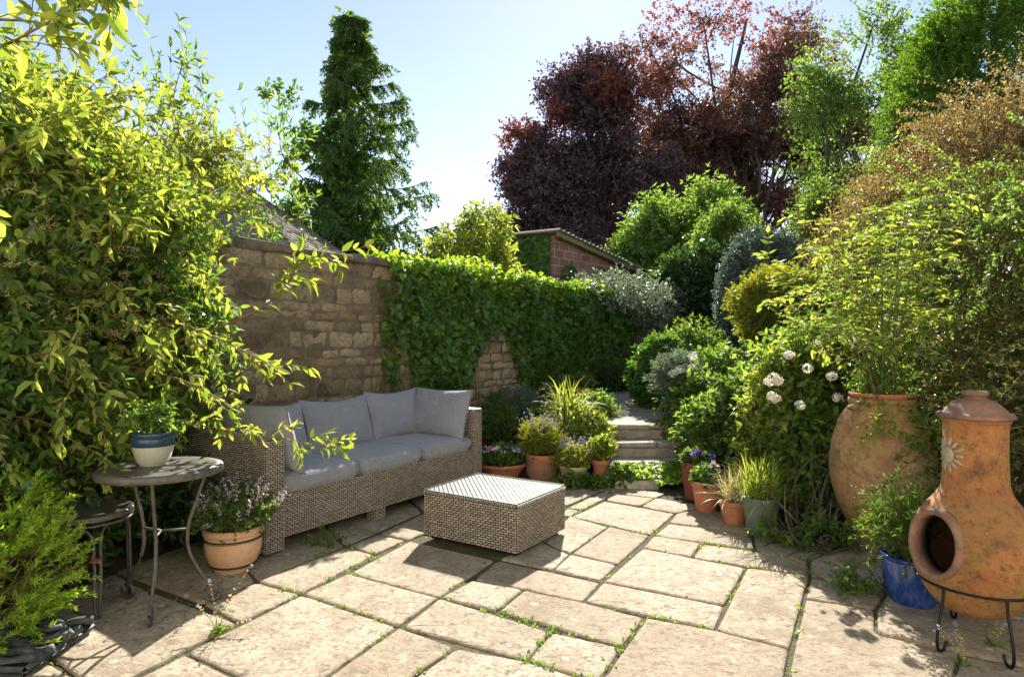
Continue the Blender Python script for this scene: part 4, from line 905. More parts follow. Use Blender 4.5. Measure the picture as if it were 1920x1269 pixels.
for (cx, cy, r_) in ((-2.1, 2.52, .05), (-1.95, 2.7, .045), (-2.15, 2.72, .04)):
    V, F_ = tubes(np.array([[cx + math.cos(a) * r_, cy + math.sin(a) * r_ * .8, .085] for a in np.linspace(0, 6.28, 22)]), .013, 7); mb.add(V, F_)
mb.build('rope_coils', M['lead'], mt_, True)
ln = curve([(2.02, 4.05, .28), (2.0, 4.03, .12), (2.03, 3.98, .03), (2.12, 3.93, .025), (2.17, 3.9, .06), (2.15, 3.9, .1), (2.11, 3.92, .09)], 6)
V, F_ = tubes(ln, .006, 6); V2, F2 = tubes(np.array([[1.96 - .05 * math.cos(a) * (1 - a / 11), 3.96, .05 + .045 * math.sin(a) * (1 - a / 11)] for a in np.linspace(0, 8, 26)]), .006, 6); mb = MB(); mb.add(V, F_); mb.add(V2, F2)
tag(mb.build('iron_scroll', M['iron'], None, True), 'small curled iron scroll lying at the foot of the big urn', 'ornament')
# ------------------------------------------------------------------ ivy on the wall
def s_of(px): # wall coordinate of a picture column
    t = (px - 960) / F; a = S0[0] - UY * NW; b = S0[1] + UX * NW
    return (t * b - a) / (UX - t * UY)
def wallY(s): return S0[1] + UY * s + UX * NW
IB = [(706, 560), (712, 745), (737, 742), (741, 640), (763, 655), (768, 742), (835, 742), (856, 722), (868, 690), (875, 725), (880, 720), (884, 660), (900, 618), (925, 605), (950, 640), (962, 700), (972, 745), (1000, 765), (1300, 765)]
def ivy(name, label, s0, s1, n, mt, seed, sz=.062, test=None, zr=(0, 2.12), group='ivy covering the garden wall'):
    r = np.random.default_rng(seed); s = s0 + (s1 - s0) * r.random(n) ; z = zr[0] + (zr[1] - zr[0]) * r.random(n)
    Y = S0[1] + UY * s + UX * NW; px = 960 + F * (S0[0] + UX * s - UY * NW) / Y; yb = np.interp(px, [a for a, b in IB], [b for a, b in IB]); zb = H0 - (yb - 638) / F * Y
    k = (z > zb + .06 * r.normal(size=n)) & (s > s_of(706) + .05 * r.normal(size=n) + .07 * np.sin(z * 7)); k &= ~((px > 706) & (px < 738) & (r.random(n) < .55)); k &= ~((px > 872) & (px < 884) & (z < 1.2) & (r.random(n) < .5))
    if test is not None: k &= test(s, z)
    s, z = s[k], z[k]; n = len(s)
    relief = .05 + .11 * (1 + np.sin(s * 4.3 + 1) * np.sin(z * 5 + s) + .5 * np.sin(s * 11 + z * 3) * np.sin(z * 9)) * np.clip((z) / 1.5, .2, 1) + .05 * np.clip(s - 3.5, 0, 2) / 2
    dep = relief * (.35 + .65 * r.random(n)); P = WA(s, NW - dep, z)
    out = -n3 + .0; N = norm(out + .45 * UP + .55 * r.normal(size=(n, 3))); D = norm(-UP * .9 + .6 * r.normal(size=(n, 3)) + out * .25)
    return P, D, N
P, D, N = ivy('', '', 2.0, 7.5, 21000, 'ivy', 5); 
iv = empty('ivy', W(4.5, NW, 0), 'dark green ivy blanketing the stone wall behind and right of the sofa', 'ivy')
V, Fs, r = leaves(P, D, N, .062, .062, 'i', jit=.4); obj('foliage', V, Fs, M['ivy'], iv, False, r)
P2, D2, N2 = ivy('', '', 7.5, 10.8, 14000, 'ivy', 6); iv2 = empty('climber', W(9, NW, 0), 'mixed dark climber on the far part of the wall, right of the smooth ivy', 'climber')
V, Fs, r = leaves(P2, D2, N2, .07, .05, 'd', jit=.5); obj('foliage', V, Fs, M['ivy'], iv2, False, r)
# yellow-green top growth, sunlight put into its leaf colour
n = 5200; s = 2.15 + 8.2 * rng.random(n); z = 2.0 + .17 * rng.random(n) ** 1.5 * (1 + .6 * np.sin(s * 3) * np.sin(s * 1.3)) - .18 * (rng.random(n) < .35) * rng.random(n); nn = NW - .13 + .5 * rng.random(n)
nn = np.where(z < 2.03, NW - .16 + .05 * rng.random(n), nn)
V, Fs, r = leaves(WA(s, nn, z), norm(rdir(n) + UP * .3 - n3 * .3), norm(UP + .6 * rng.normal(size=(n, 3))), .06, .055, 'i'); obj('sun_tinted_top_growth', V, Fs, M['ivytop'], iv, False, r)
mb = MB()
for i in range(26):
    s = s_of(705 + 165 * random.random()) ; p = [W(s + .12 * math.sin(k * 1.3 + i), NW - .03 - .02 * random.random(), .3 + k * .3) for k in range(6)]; V, Fs = tubes(curve(p, 3), .004, 5); mb.add(V, Fs)
mb.build('stems', M['stem'], iv)
# white-flowered shrub spilling over the far wall top
x_, y_ = W(7.6, NW, 2)[:2]
t, O = plant('flowering_climber', 'cream-flowered variegated climber spilling over the far wall top below the brick shed', 'climber', (*W(7.8, NW, 0)[:2], 0), [(*W(6.9, NW - .1, 2.05), .5, .5, .22), (*W(7.8, NW - .1, 2.05), .7, .7, .32), (*W(8.8, NW - .1, 1.95), .6, .6, .35), (*W(8.2, NW - .2, 1.6), .6, .5, .4)], 1500, 'grey', .05, .028, 'd', .2, stems=4, droop=.6)
flowers(t, O[rng.choice(len(O), 420)] + rng.normal(size=(420, 3)) * .06, .035, 'white_fl')
# ------------------------------------------------------------------ shrubs behind the wall
plant('shrub', 'bright yellow-green shrub rising over the ivy wall left of the shed', 'shrub', (ax(885, 9.6), 9.6, 0), [(ax(880, 9.6), 9.6, 2.45, .5, .5, .5), (ax(850, 9.4), 9.4, 2.3, .4, .4, .3), (ax(908, 9.6), 9.6, 2.85, .28, .3, .32), (ax(925, 9.6), 9.6, 2.2, .3, .3, .25)], 800, 'lime', .085, .042, 'd', .22, stems=10)
V = SH; 
O_ = [SH(s_, -.1 - .15 * random.random(), z_) for s_, z_ in [(0, 0)]]
n = 3800; s = rng.random(n); P = np.array([SH(-.02, .1 + 1.25 * a, 1.8 + 1.45 * b) for a, b in zip(rng.random(n), rng.random(n))]) + np.array([-.1, -.08, 0]) * rng.random((n, 1))
V1, F1, r1 = leaves(P, norm(-UP + .6 * rng.normal(size=(n, 3))), norm(np.array([-.3, -.9, .4]) + .5 * rng.normal(size=(n, 3))), .1, .1, 'i'); ivs = empty('ivy', (ax(1000, 12.3), 12.3, 0), 'dark ivy clinging to the end wall of the brick shed', 'ivy'); obj('foliage', V1, F1, M['ivy'], ivs, False, r1)
n = 900; P = np.array([SH(.1 + 2.2 * a, -.1, 1.9 + .55 * b * (1 + .5 * math.sin(a * 12))) for a, b in zip(rng.random(n), rng.random(n))]); V1, F1, r1 = leaves(P, norm(UP * .3 + rng.normal(size=(n, 3))), norm(np.array([0, -1, .4]) + .5 * rng.normal(size=(n, 3))), .1, .08, 'd'); obj('creeping_foliage', V1, F1, M['mid'], ivs, False, r1)
# ------------------------------------------------------------------ trees
def limbs(name, base, tips, r0, t, mt='bark', wob=.06, n=6, forks=True, seg=7):
    mb = MB(); b = np.array(base, float)
    for i, tip in enumerate(tips):
        tip = np.array(tip, float); h = np.linalg.norm(tip - b); st = b.copy(); 
        if i: f = random.uniform(.15, .6); st = b + (np.array(tips[0]) - b) * f; rr = r0 * (1 - f) * random.uniform(.35, .6)
        else: rr = r0
        mid1 = st + (tip - st) * .35 + rng.normal(size=3) * wob * h + np.array([0, 0, -.04 * h * (i > 0)]); mid2 = st + (tip - st) * .7 + rng.normal(size=3) * wob * h * .7
        ln = curve([st, mid1, mid2, tip], n); V, F_ = tubes(ln, np.linspace(rr, rr * .15, len(ln))[None], seg); mb.add(V, F_)
    mb.build(name, M[mt], t, True)
# conifer wrapped in ivy
cx, cy = -5.05, 20.0
ct = empty('conifer_tree', (cx, cy, 0), 'tall green conifer with drooping tiers, clothed in ivy, behind the wall', 'tree')
V, F_ = tubes(np.array([(cx, cy, 0), (cx + .1, cy, 4), (cx - .05, cy, 8), (cx, cy, 11.25)]), np.array([.32, .24, .14, .03])[None], 9); obj('trunk', V, F_, M['bark'], ct, True)
n_b = 105; zz = 2.2 + 9.7 * (np.floor(np.arange(n_b) / 7) * 7 / n_b) + .12 * rng.random(n_b); az_ = np.arange(n_b) * 2.4 + rng.random(n_b) * .6
prof_r = np.interp(zz, [2, 4.5, 7, 9.2, 10.4, 11.8], [2.3, 2.4, 2.1, 1.3, .65, .1]) * (.6 + .55 * rng.random(n_b)); 
prof_r *= np.where(np.cos(az_) < -.1, .7, 1.25) * (1 + .22 * np.sin(zz * 4.4))
B0 = np.stack([cx + 0 * zz, cy + 0 * zz, zz], -1); Db = np.stack([np.cos(az_), np.sin(az_), .1 + 0 * zz], -1)
tt_ = np.linspace(0, 1, 9); Lb = B0[:, None] + Db[:, None] * (prof_r[:, None] * tt_[None])[..., None] ; Lb[..., 2] += (-.42 * tt_[None] + .3 * tt_[None] ** 3) * prof_r[:, None] * .75
mb = MB(); V, F_ = tubes(Lb, (.035 * (1 - tt_) + .006)[None], 5); mb.add(V, F_); mb.build('branches', M['bark'], ct, True)['kind'] = 'stuff'
# hanging sprays along each branch
k = 34; ii = np.repeat(np.arange(n_b), k); f = .25 + .75 * rng.random(n_b * k) ; j0 = np.clip((f * 8).astype(int), 0, 7); w_ = f * 8 - j0
P = Lb[ii, j0] * (1 - w_[:, None]) + Lb[ii, j0 + 1] * w_[:, None]; sd = np.cross(Db[ii], UP) * rng.choice([-1, 1], len(ii))[:, None]
Dd = norm(Db[ii] * .8 + sd * .8 - UP * .55 + .25 * rng.normal(size=P.shape)); Lt, DD = twig(P, Dd, .42, 5, .7, .1); P3, d3, N3 = twig_leaves(Lt, DD, 4, .7, skip=0, lean=.25)
V, Fs, r = leaves(P3, d3, N3, .12, .035, 'd'); obj('crown', V, Fs, M['conifer'], ct, False, r)
lob = [(cx - .15, cy - .2, z_, rr_, rr_, .6) for z_, rr_ in ((3.2, 1.1), (4.2, 1.05), (5.2, .85), (6.2, .6), (7.2, .5), (8.2, .36), (9.2, .24), (10.2, .12))] + [(cx, cy, 11.25, .1, .1, .45), (cx, cy, 10.8, .2, .2, .5), (cx - 1.5, cy, 3.6, .75, .7, 1.0), (cx - 1.3, cy, 5.2, .6, .6, .7), (cx - 1.75, cy, 6.6, .3, .4, .45), (cx - 1.3, cy, 7.5, .3, .3, .35), (cx - 1.75, cy, 8.5, .3, .25, .12), (cx - 2.2, cy, 9.0, .22, .2, .1), (cx + .8, cy, 3.2, .6, .6, .7), (cx - 1.9, cy, 5.0, .25, .3, .4)]
plant('', '', '', (cx, cy, 0), lob, 2300, 'cypress', .14, .11, 'd', .35, 4, 2, .2, .3, .55, gap=-.35, gf=2.6, part='climbing_ivy', stems=0, twr=0, parent=ct)
limbs('side_limbs', (cx, cy, 3), [(cx - 1.2, cy, 7.0), (cx - 2.1, cy, 8.9), (cx - 1.8, cy, 5.6), (cx - 2.2, cy, 4)], .12, ct)
# copper beeches
def tree(name, label, cat, base, lobes, n, mt, ll, lw, tl, r0, gap=-9, gf=1.2, tips=26, per=2, k=5, up=.25, extra=None, shell=.4, droop=.2, shape='d'):
    t = empty(name, base, label, cat); lo = lobes
    O, D = crown_pts(lo, n, up, shell, gap, gf, .5); L, DD = twig(O, D, tl, k, droop); P, d, N = twig_leaves(L, DD, per, 1.0, lean=.15, skip=0); V, Fs, r = leaves(P, d, N, ll, lw, shape); obj('crown', V, Fs, M[mt], t, False, r)
    V, F_ = tubes(L[::2], np.linspace(.012, .004, k + 1)[None], 3); obj('twigs', V, F_, M['bark'], t)
    top = max(lo, key=lambda q: q[2] + q[5]); tp = [(top[0], top[1], top[2] + top[5] * .8)] + [tuple(O[rng.integers(len(O))]) for _ in range(tips)]
    limbs('trunk', base, tp, r0, t, seg=8); return t, O
KB = 1.65
def kb(l): return [(x * KB, y * KB, H0 + (z - H0) * KB, a * KB, b_ * KB, c * KB) for x, y, z, a, b_, c in l]
def kp(x, y, z): return (x * KB, y * KB, max(0, H0 + (z - H0) * KB))
Yb = 24.0
lob = [(ax(1110, Yb), Yb, 6.4, 2.9, 2.6, 2.6), (ax(1060, Yb), Yb, 5.6, 2.1, 2.0, 2.0), (ax(1140, Yb), Yb, 8.8, 2.1, 2.2, 2.2), (ax(1180, Yb), Yb, 6.6, 2.2, 2.4, 2.8), (ax(1100, Yb), Yb, 10.2, 1.1, 1.2, 1.6), (ax(1030, Yb), Yb, 7.6, 1.1, 1.2, 1.1)]
def scatter_lobes(env, m, r0, r1, fl=.7, seed=1):
    rs = np.random.default_rng(seed); out = []
    for _ in range(m):
        e = env[rs.integers(len(env))]; d = rs.normal(size=3); d /= np.linalg.norm(d); f = rs.random() ** .4; r_ = rs.uniform(r0, r1)
        out.append((e[0] + d[0] * e[3] * f, e[1] + d[1] * e[4] * f, e[2] + d[2] * e[5] * f, r_ * rs.uniform(.8, 1.4), r_, r_ * fl * rs.uniform(.6, 1.2)))
    return out
cb1, O = tree('copper_beech', 'dense rounded purple beech tree with red new leaves on its left edge, behind the shed', 'tree', kp(ax(1120, Yb), Yb, 0), kb(scatter_lobes(lob, 85, .45, .95, .8, 4)), 12500, 'purple', .1 * KB, .08 * KB, .9, .5, gap=-.6, tips=40, shell=.2)
lob = [(ax(985, Yb), Yb, 7.2, .8, .9, 1.1), (ax(978, Yb), Yb, 9.0, .7, .6, .3), (ax(1010, Yb), Yb, 8.4, .7, .7, .8), (ax(1065, Yb), Yb - .6, 9.3, .9, .8, 1.2), (ax(1110, Yb), Yb - 1.2, 10.3, 1.1, .9, 1.3), (ax(985, Yb), Yb, 5.6, .9, .9, .9), (ax(1150, Yb), Yb - 1.6, 9.6, 1.2, .8, 1.3)]
O, D = crown_pts(kb(scatter_lobes(lob, 26, .2, .5, .8, 3)), 800, .2, .2, -.6, 2.5, .5); L, DD = twig(O, D, .8, 5, .3); P, d, N = twig_leaves(L, DD, 2, 1.0, skip=0); V, Fs, r = leaves(P, d, N, .105 * KB, .085 * KB); obj('red_new_leaves', V, Fs, M['red'], cb1, False, r)
V, F_ = tubes(L, np.linspace(.014, .005, 6)[None], 3); obj('outer_twigs', V, F_, M['bark'], cb1)['kind'] = 'stuff'
limbs('outer_limbs', kp(ax(1090, Yb), Yb, 5), [kp(ax(960, Yb), Yb, 9.4), kp(ax(955, Yb), Yb, 7.5), kp(ax(990, Yb), Yb, 6), kp(ax(1020, Yb), Yb, 8.6)], .14, cb1)
Yc = 25.0
lob = [(ax(1350, Yc), Yc, 11.6, 3.2, 3, 2.6), (ax(1240, Yc), Yc, 11.8, 1.9, 2, 2.2), (ax(1460, Yc), Yc, 11.2, 2.3, 2.2, 2.6), (ax(1400, Yc), Yc, 8.2, 2.8, 2.8, 2.2), (ax(1290, Yc), Yc, 9.4, 2.2, 2.2, 2.4), (ax(1500, Yc), Yc, 8.6, 2.0, 1.8, 1.8), (ax(1560, Yc), Yc, 9.6, 1.3, 1.2, 1.0), (ax(1440, Yc), Yc, 5.6, 2.6, 2.3, 1.5), (ax(1540, Yc), Yc, 6.6, 1.3, 1.2, 1.0), (ax(1330, Yc), Yc, 6.5, 2.4, 2, 1.8), (ax(1330, Yc), Yc, 8.8, 2.0, 2, 1.5), (ax(1420, Yc), Yc, 9.6, 2.2, 2, 1.8), (ax(1270, Yc), Yc, 7.5, 1.8, 2, 1.8)]
cb2, O = tree('copper_beech', 'tall open copper beech with bronze leaves, sky and dark trunks showing through', 'tree', kp(ax(1335, Yc), Yc, 0), kb(scatter_lobes(lob, 190, .35, .85, .6, 9)), 14500, 'copper', .095 * KB, .075 * KB, 1.0, .5, gap=-.5, gf=1.5, tips=110, shell=.25)
limbs('second_trunk', kp(ax(1362, Yc), Yc - .5, 0), [kp(ax(1400, Yc), Yc, 13.8)] + [kp(ax(q, Yc), Yc, z_) for q, z_ in ((1300, 13.5), (1460, 13), (1440, 10), (1380, 14), (1500, 11))], .55, cb2)
k_ = rng.choice(len(O), 600); 
lob = [(ax(q, Yc - 1), Yc - 1.2, z_, r_, r_ * .8, r_ * .8) for q, z_, r_ in ((1570, 9.6, .9), (1590, 10.2, .6), (1545, 11.2, .9), (1250, 13., 1.0), (1330, 13.2, 1.0), (1420, 13., 1), (1570, 7.2, .8), (1210, 11.2, .8))]
O, D = crown_pts(kb(lob), 260, .2, .3, -9, 2.5, .5); L, DD = twig(O, D, .8, 5, .3); P, d, N = twig_leaves(L, DD, 2, 1.0, skip=0); V, Fs, r = leaves(P, d, N, .105 * KB, .085 * KB); obj('red_new_leaves', V, Fs, M['red'], cb2, False, r)
# airy green tree right of the beech
Yd = 21.0
tree('birch_tree', 'loose light green tree with airy crown between the copper beech and the tall cypress', 'tree', (ax(1590, Yd), Yd, 0), [(ax(1590, Yd), Yd, 9.6, 1.5, 1.4, 1.9), (ax(1640, Yd), Yd, 10.6, 1.0, 1.2, 1.5), (ax(1540, Yd), Yd, 9.0, 1.0, 1.2, 1.4), (ax(1600, Yd), Yd, 6.5, 1.6, 1.5, 1.8), (ax(1580, Yd), Yd, 4, 1.8, 1.5, 1.5)], 1700, 'fresh', .11, .07, .7, .16, gap=-.05, gf=2., tips=30, shell=.2)
# cypress at the right
Ye = 13.5
def sprays(t, O, D, n, mt, L0, part, ll=.09, lw=.03, per=4, k=7, droop=.5):
    L, DD = twig(O, D, L0, k, droop, .08); P, d, N = twig_leaves(L, DD, per, .55, skip=0, lean=.1); V, Fs, r = leaves(P, d, N, ll, lw, 'd'); obj(part, V, Fs, M[mt], t, False, r)
cyp = empty('cypress_tree', (ax(1860, Ye), Ye, 0), 'dense bright green cypress with feathery sprays at the upper right', 'tree')
lob = [(ax(1840, Ye), Ye, 6.0, 1.5, 1.5, 2.4), (ax(1930, Ye), Ye, 7.2, 1.9, 1.7, 2.2), (ax(1780, Ye), Ye, 5.0, 1.1, 1.2, 2.0), (ax(1870, Ye), Ye, 7.9, 1.1, 1.2, 1.1), (ax(1730, Ye), Ye, 4.0, .9, 1, 1.5), (ax(1850, Ye), Ye, 3.2, 2.0, 1.6, 2.0), (ax(2030, Ye), Ye, 6, 1.8, 1.8, 3)]
O, D = crown_pts(lob, 7500, .35, .72, -.8, 1.6, .3); sprays(cyp, O, D, 0, 'cypress', .5, 'crown'); limbs('trunk', (ax(1860, Ye), Ye, 0), [(ax(1870, Ye), Ye, 8.2)] + [tuple(q) for q in O[:14]], .2, cyp)
# ------------------------------------------------------------------ back and right-hand shrubs
b, l = scr(1330, 12.5, 470, 660, 300, .6); plant('hedge', 'very dark evergreen mass at the back of the garden, below the copper beech', 'hedge', b, l, 4200, 'dark', .09, .05, 'd', .25, shell=.7, stems=6)
b, l = scr(1285, 16.5, 400, 600, 190, .7, 7); plant('shrub', 'tall fresh green shrub with long leaflets at the back, right of the shed roof', 'shrub', b, l, 2600, 'fresh', .12, .055, 'd', .7, 6, 2, .5, .3, .4, gap=-.15, gf=2.2, stems=18, sr=.03)
b, l = scr(1195, 17, 455, 560, 120); plant('shrub', 'green leafy shrub rising behind the right end of the corrugated roof', 'shrub', b, l, 1400, 'mid', .1, .045, 'd', .3, 5, stems=8)
b, l = scr(1350, 13.5, 400, 560, 100); plant('shrub', 'small-leaved green shrub growing up in front of the beech trunks', 'shrub', b, l, 1000, 'fresh', .07, .034, 'd', .35, 6, 2, .6, gap=-.3, stems=14, sr=.015)
b, l = scr(1420, 9.2, 440, 650, 165, .9, 3); plant('shrub', 'rounded dark blue-grey small-leaved shrub behind the yellow-green bush', 'shrub', b, l, 4600, 'bluegrey', .035, .02, 'd', .14, 5, 2, .3, shell=.82, stems=4)
b, l = scr(1545, 9.5, 380, 640, 150); plant('shrub', 'dark green twiggy shrub between the blue-grey bush and the tan arching shrub', 'shrub', b, l, 2600, 'mid', .05, .025, 'd', .25, 5, 2, .4, gap=-.6, stems=10)
b, l = scr(1470, 7.4, 520, 670, 170, .9, 6); plant('shrub', 'yellow-green feathery bush in the middle distance on the right', 'shrub', b, l, 3000, 'yellow', .045, .01, 'd', .16, 6, 3, .7, shell=.75, stems=5, ang=.5)
b, l = scr(1560, 7.0, 560, 760, 190); plant('shrub', 'mid green leafy shrub behind the rose, right of the yellow-green bush', 'shrub', b, l, 1900, 'mid', .05, .03, 'd', .25, stems=8)
b, l = scr(1240, 8.0, 650, 760, 85, .9); plant('shrub', 'dark glossy laurel-like bush on the right side of the gravel path', 'shrub', b, l, 1500, 'laurel', .075, .028, 'p', .16, 5, 3, .7, shell=.7, stems=6)
b, l = scr(1295, 8.4, 620, 760, 120, .9); plant('shrub', 'dark leafy perennial clump behind the white flowers', 'perennial', b, l, 1200, 'mid', .06, .025, 'd', .25, 5, 2, .8, stems=6)
# white flowers in the cobalt pot
bx0 = ax(1270, 6.9); zc0 = az(738, 6.9)
t, O = plant('flowering_plant', 'white-flowered bushy plant growing in the cobalt blue pot', 'flowering plant', (bx0, 6.9, zc0 - .03), mound(bx0, 6.9, zc0 - .02, az(678, 6.9), .2, .2), 420, 'grey', .045, .012, 'd', .16, 5, 3, .8, stems=8, sr=.004, smat='gstem', twr=.001)
fheads(t, [(ax(1262, 6.6), 6.6, az(700, 6.6)), (ax(1300, 6.6), 6.6, az(668, 6.6)), (ax(1298, 6.6), 6.6, az(690, 6.6)), (ax(1275, 6.6), 6.6, az(693, 6.6))], .05, 60, .026, 'white_fl')
# alliums and white heads in the bed
for i, (px, py, Y) in enumerate([(1377, 658, 7.6), (1394, 664, 7.4), (1420, 665, 7.3), (1302, 664, 7.5), (1318, 626, 8.6), (1333, 640, 8.6)]):
    x = ax(px, Y); z = az(py, Y); zb = float(Hgt(x, Y)); t = empty('allium', (x, Y, zb), ['white allium head standing nearest the rose bush side', 'pair mate of small white allium heads, second from the rose', 'white allium head half sunk among leaves', 'round white allium above the cobalt pot', 'pale flower spike head at the dark hedge', 'pinkish pale head in front of the dark hedge'][i], 'flower', 'round flower heads standing above the right bed')
    V, F_ = tubes(curve([(x, Y, zb), (x + .03, Y, (z + zb) / 2), (x, Y, z)], 4), .004, 5); obj('stem', V, F_, M['gstem'], t, True); fheads(t, [(x, Y, z)], .042 - .004 * i * (i < 3), 60, .02, 'white_fl' if i < 4 else 'palepink_fl', 'flower_head')
# geranium-like masses beside the steps
G = [(1335, 6.5, 745, 850, 110, 'mid', 'leafy green perennial mound right beside the top step'), (1345, 5.75, 775, 905, 90, 'fresh', 'fresh green perennial mound between the steps and the dark red pot'),
     (1390, 6.6, 690, 850, 150, 'fresh', 'broad leafy perennial drift behind the row of pots'), (1420, 5.5, 740, 930, 150, 'mid', 'dense mid green mound behind the small terracotta pots'),
     (1480, 6.0, 670, 860, 150, 'fresh', 'bushy light green plant under the rose bush with white blooms'), (1480, 5.0, 790, 960, 130, 'mid', 'leafy plant directly behind the grey-green pot'),
     (1350, 7.6, 690, 780, 130, 'mid', 'loose green perennials below the alliums')]
for i, (px, Y, yt, yb, wd, mt, lb) in enumerate(G):
    b, l = scr(px, Y, yt, yb, wd, .9, 6); t, O = plant('perennial', lb, 'perennial', b, l, 820, mt, .058, .044, 'i' if i % 2 else 'p', .24, 5, 2, .9, .5, .45, gap=-.5, gf=6, stems=14, sr=.005, smat='gstem', spread=.6)
    if i in (0, 2, 4): 
        O2, D2 = crown_pts(l, 60, .8, .9); flowers(t, O2 + UP * .1, .03, ['white_fl', 'lilac_fl', 'palepink_fl'][i // 2])
def pt0(px, py, Y): return (ax(px, Y), Y, az(py, Y))
# rose / mixed bright shrubs
b, l = scr(1550, 4.9, 660, 870, 220, .7, 7); t, O = plant('rose_bush', 'sprawling bright yellow-green rose bush with white blooms left of the big urn', 'rose', b, l, 1200, 'fresh', .052, .03, 'p', .3, 6, 2, .5, .4, .35, gap=-.2, gf=5, stems=16, sr=.006)
fheads(t, [pt0(a, b, 4.25) for a, b in ((1450, 708), (1442, 716), (1458, 714), (1447, 742), (1455, 748), (1560, 705), (1515, 690), (1600, 640), (1535, 640), (1500, 760), (1570, 745), (1480, 665), (1620, 700))], .03, 22, .036, 'white_fl')
O2, _ = crown_pts(l, 26, .4, .95); flowers(t, O2, .04, 'orange_fl', 'orange_blooms')
b, l = scr(1470, 4.85, 690, 930, 130, .8, 6); plant('rose_bush', 'bright leafy rose shoots crowding behind the dry-grass pot', 'rose', b, l, 1000, 'lime', .05, .03, 'p', .2, 4, 2, .5, .4, .5, stems=10, sr=.006)
b, l = scr(1530, 4.6, 790, 960, 110, .8, 6); plant('shrub', 'green climber leaves around tangled bare stems left of the big urn', 'climber', b, l, 800, 'fresh', .055, .034, 'p', .2, 4, 2, .3, .5, .6, stems=12, sr=.007)
b, l = scr(1750, 5.2, 640, 900, 200, .7, 6); plant('shrub', 'leafy green bush filling the space behind the big urn', 'shrub', b, l, 1900, 'fresh', .04, .024, 'p', .2, 5, 2, .4, .4, .55, gap=-.7, stems=12)
# tangled old stems
mb = MB()
for i in range(44):
    x0, y0 = ax(1560, 4.15) + random.uniform(-.16, .16), 4.15 + random.uniform(-.12, .15); p = [(x0, y0, 0)]; a = random.random() * 6.28; b_ = random.uniform(-1.2, 1.2)
    for k in range(6): a += b_ * random.uniform(.3, 1); p.append((p[-1][0] + .09 * math.cos(a), p[-1][1] + .06 * math.sin(a * 1.3), max(.02, min(.62, p[-1][2] + .1 * math.sin(a + .6) + .05))))
    ln = curve(p, 5); V, F_ = tubes(ln, np.linspace(.013, .004, len(ln))[None] * random.uniform(.35, 1.1), 6); mb.add(V, F_)
tag(mb.build('old_climber_stems', M['bark'], None, True), 'tangle of bare brown twisted climber stems at the left foot of the big urn', 'stems')
# rose growing from the urn: pinnate leaves on long canes
ro = empty('potted_rose', (ux_, uy_, .93), 'tall light green rose with pinnate leaves growing out of the big urn', 'rose')
tips = [(1430, 490, 4.3), (1490, 395, 4.2), (1520, 470, 4.0), (1560, 420, 4.3), (1620, 430, 4.2), (1645, 390, 3.9), (1700, 375, 3.9), (1765, 352, 3.7), (1750, 430, 4.0), (1790, 460, 3.8), (1500, 560, 3.8), (1580, 520, 3.7), (1690, 500, 3.7), (1770, 560, 3.8), (1440, 560, 4.2), (1540, 620, 3.6), (1640, 560, 3.6), (1720, 620, 3.6), (1600, 470, 4.1), (1470, 620, 3.9)]
LL = []; 
for i, (px, py, Y) in enumerate(tips):
    tp = np.array([ax(px, Y), Y, az(py, Y)]); b0 = np.array([ux_ + random.uniform(-.07, .07), uy_ + random.uniform(-.07, .07), .93]); m1 = b0 + (tp - b0) * .5 + np.array([-(tp[0] - b0[0]) * .14, 0, .16])
    LL.append(curve([b0, m1, tp], 12))
LL = np.array(LL); mb = MB(); V, F_ = tubes(LL, np.linspace(.008, .0025, LL.shape[1])[None], 6); mb.add(V, F_)
Dm = norm(np.gradient(LL, axis=1)); sel = np.concatenate([np.arange(7, LL.shape[1] - 8, 3), np.arange(LL.shape[1] - 8, LL.shape[1], 2)])
P = LL[:, sel].reshape(-1, 3); T = Dm[:, sel].reshape(-1, 3); P = np.repeat(P, 2, 0); T = np.repeat(T, 2, 0); n = len(P); sd = norm(np.cross(T, rdir(n))); Dr = norm(T * .45 + sd + UP * .25)
Lr, Dr2 = twig(P, Dr, .18, 6, .8, .05); V, F_ = tubes(Lr, .0014, 3); mb.add(V, F_); mb.build('canes', M['gstem'], ro, True)
P5, D5, N5 = [], [], []
for k_ in (2, 4, 5):
    q = Lr[:, k_]; T_ = Dr2[:, k_]; s_ = norm(np.cross(T_, UP + .1 * rng.normal(size=T_.shape)))
    for sg in (-1, 1): P5.append(q); D5.append(norm(T_ * .5 + sg * s_)); N5.append(norm(UP + .3 * rng.normal(size=T_.shape)))
P5.append(Lr[:, -1]); D5.append(Dr2[:, -1]); N5.append(norm(UP + .3 * rng.normal(size=T_.shape)))
V, Fs, r = leaves(np.concatenate(P5), np.concatenate(D5), np.concatenate(N5), .052, .03, 'p'); obj('foliage', V, Fs, M['lime'], ro, False, r)
b = (ux_, uy_, .92); O, D = crown_pts([(ux_, uy_, .98, .14, .14, .12)], 160, .8, .2); L, DD = twig(O, D, .12, 5, .6); P, d, N = twig_leaves(L, DD, 3, .8); V, Fs, r = leaves(P, d, N, .022, .01); obj('underplanting', V, Fs, M['mid'], ro, False, r)
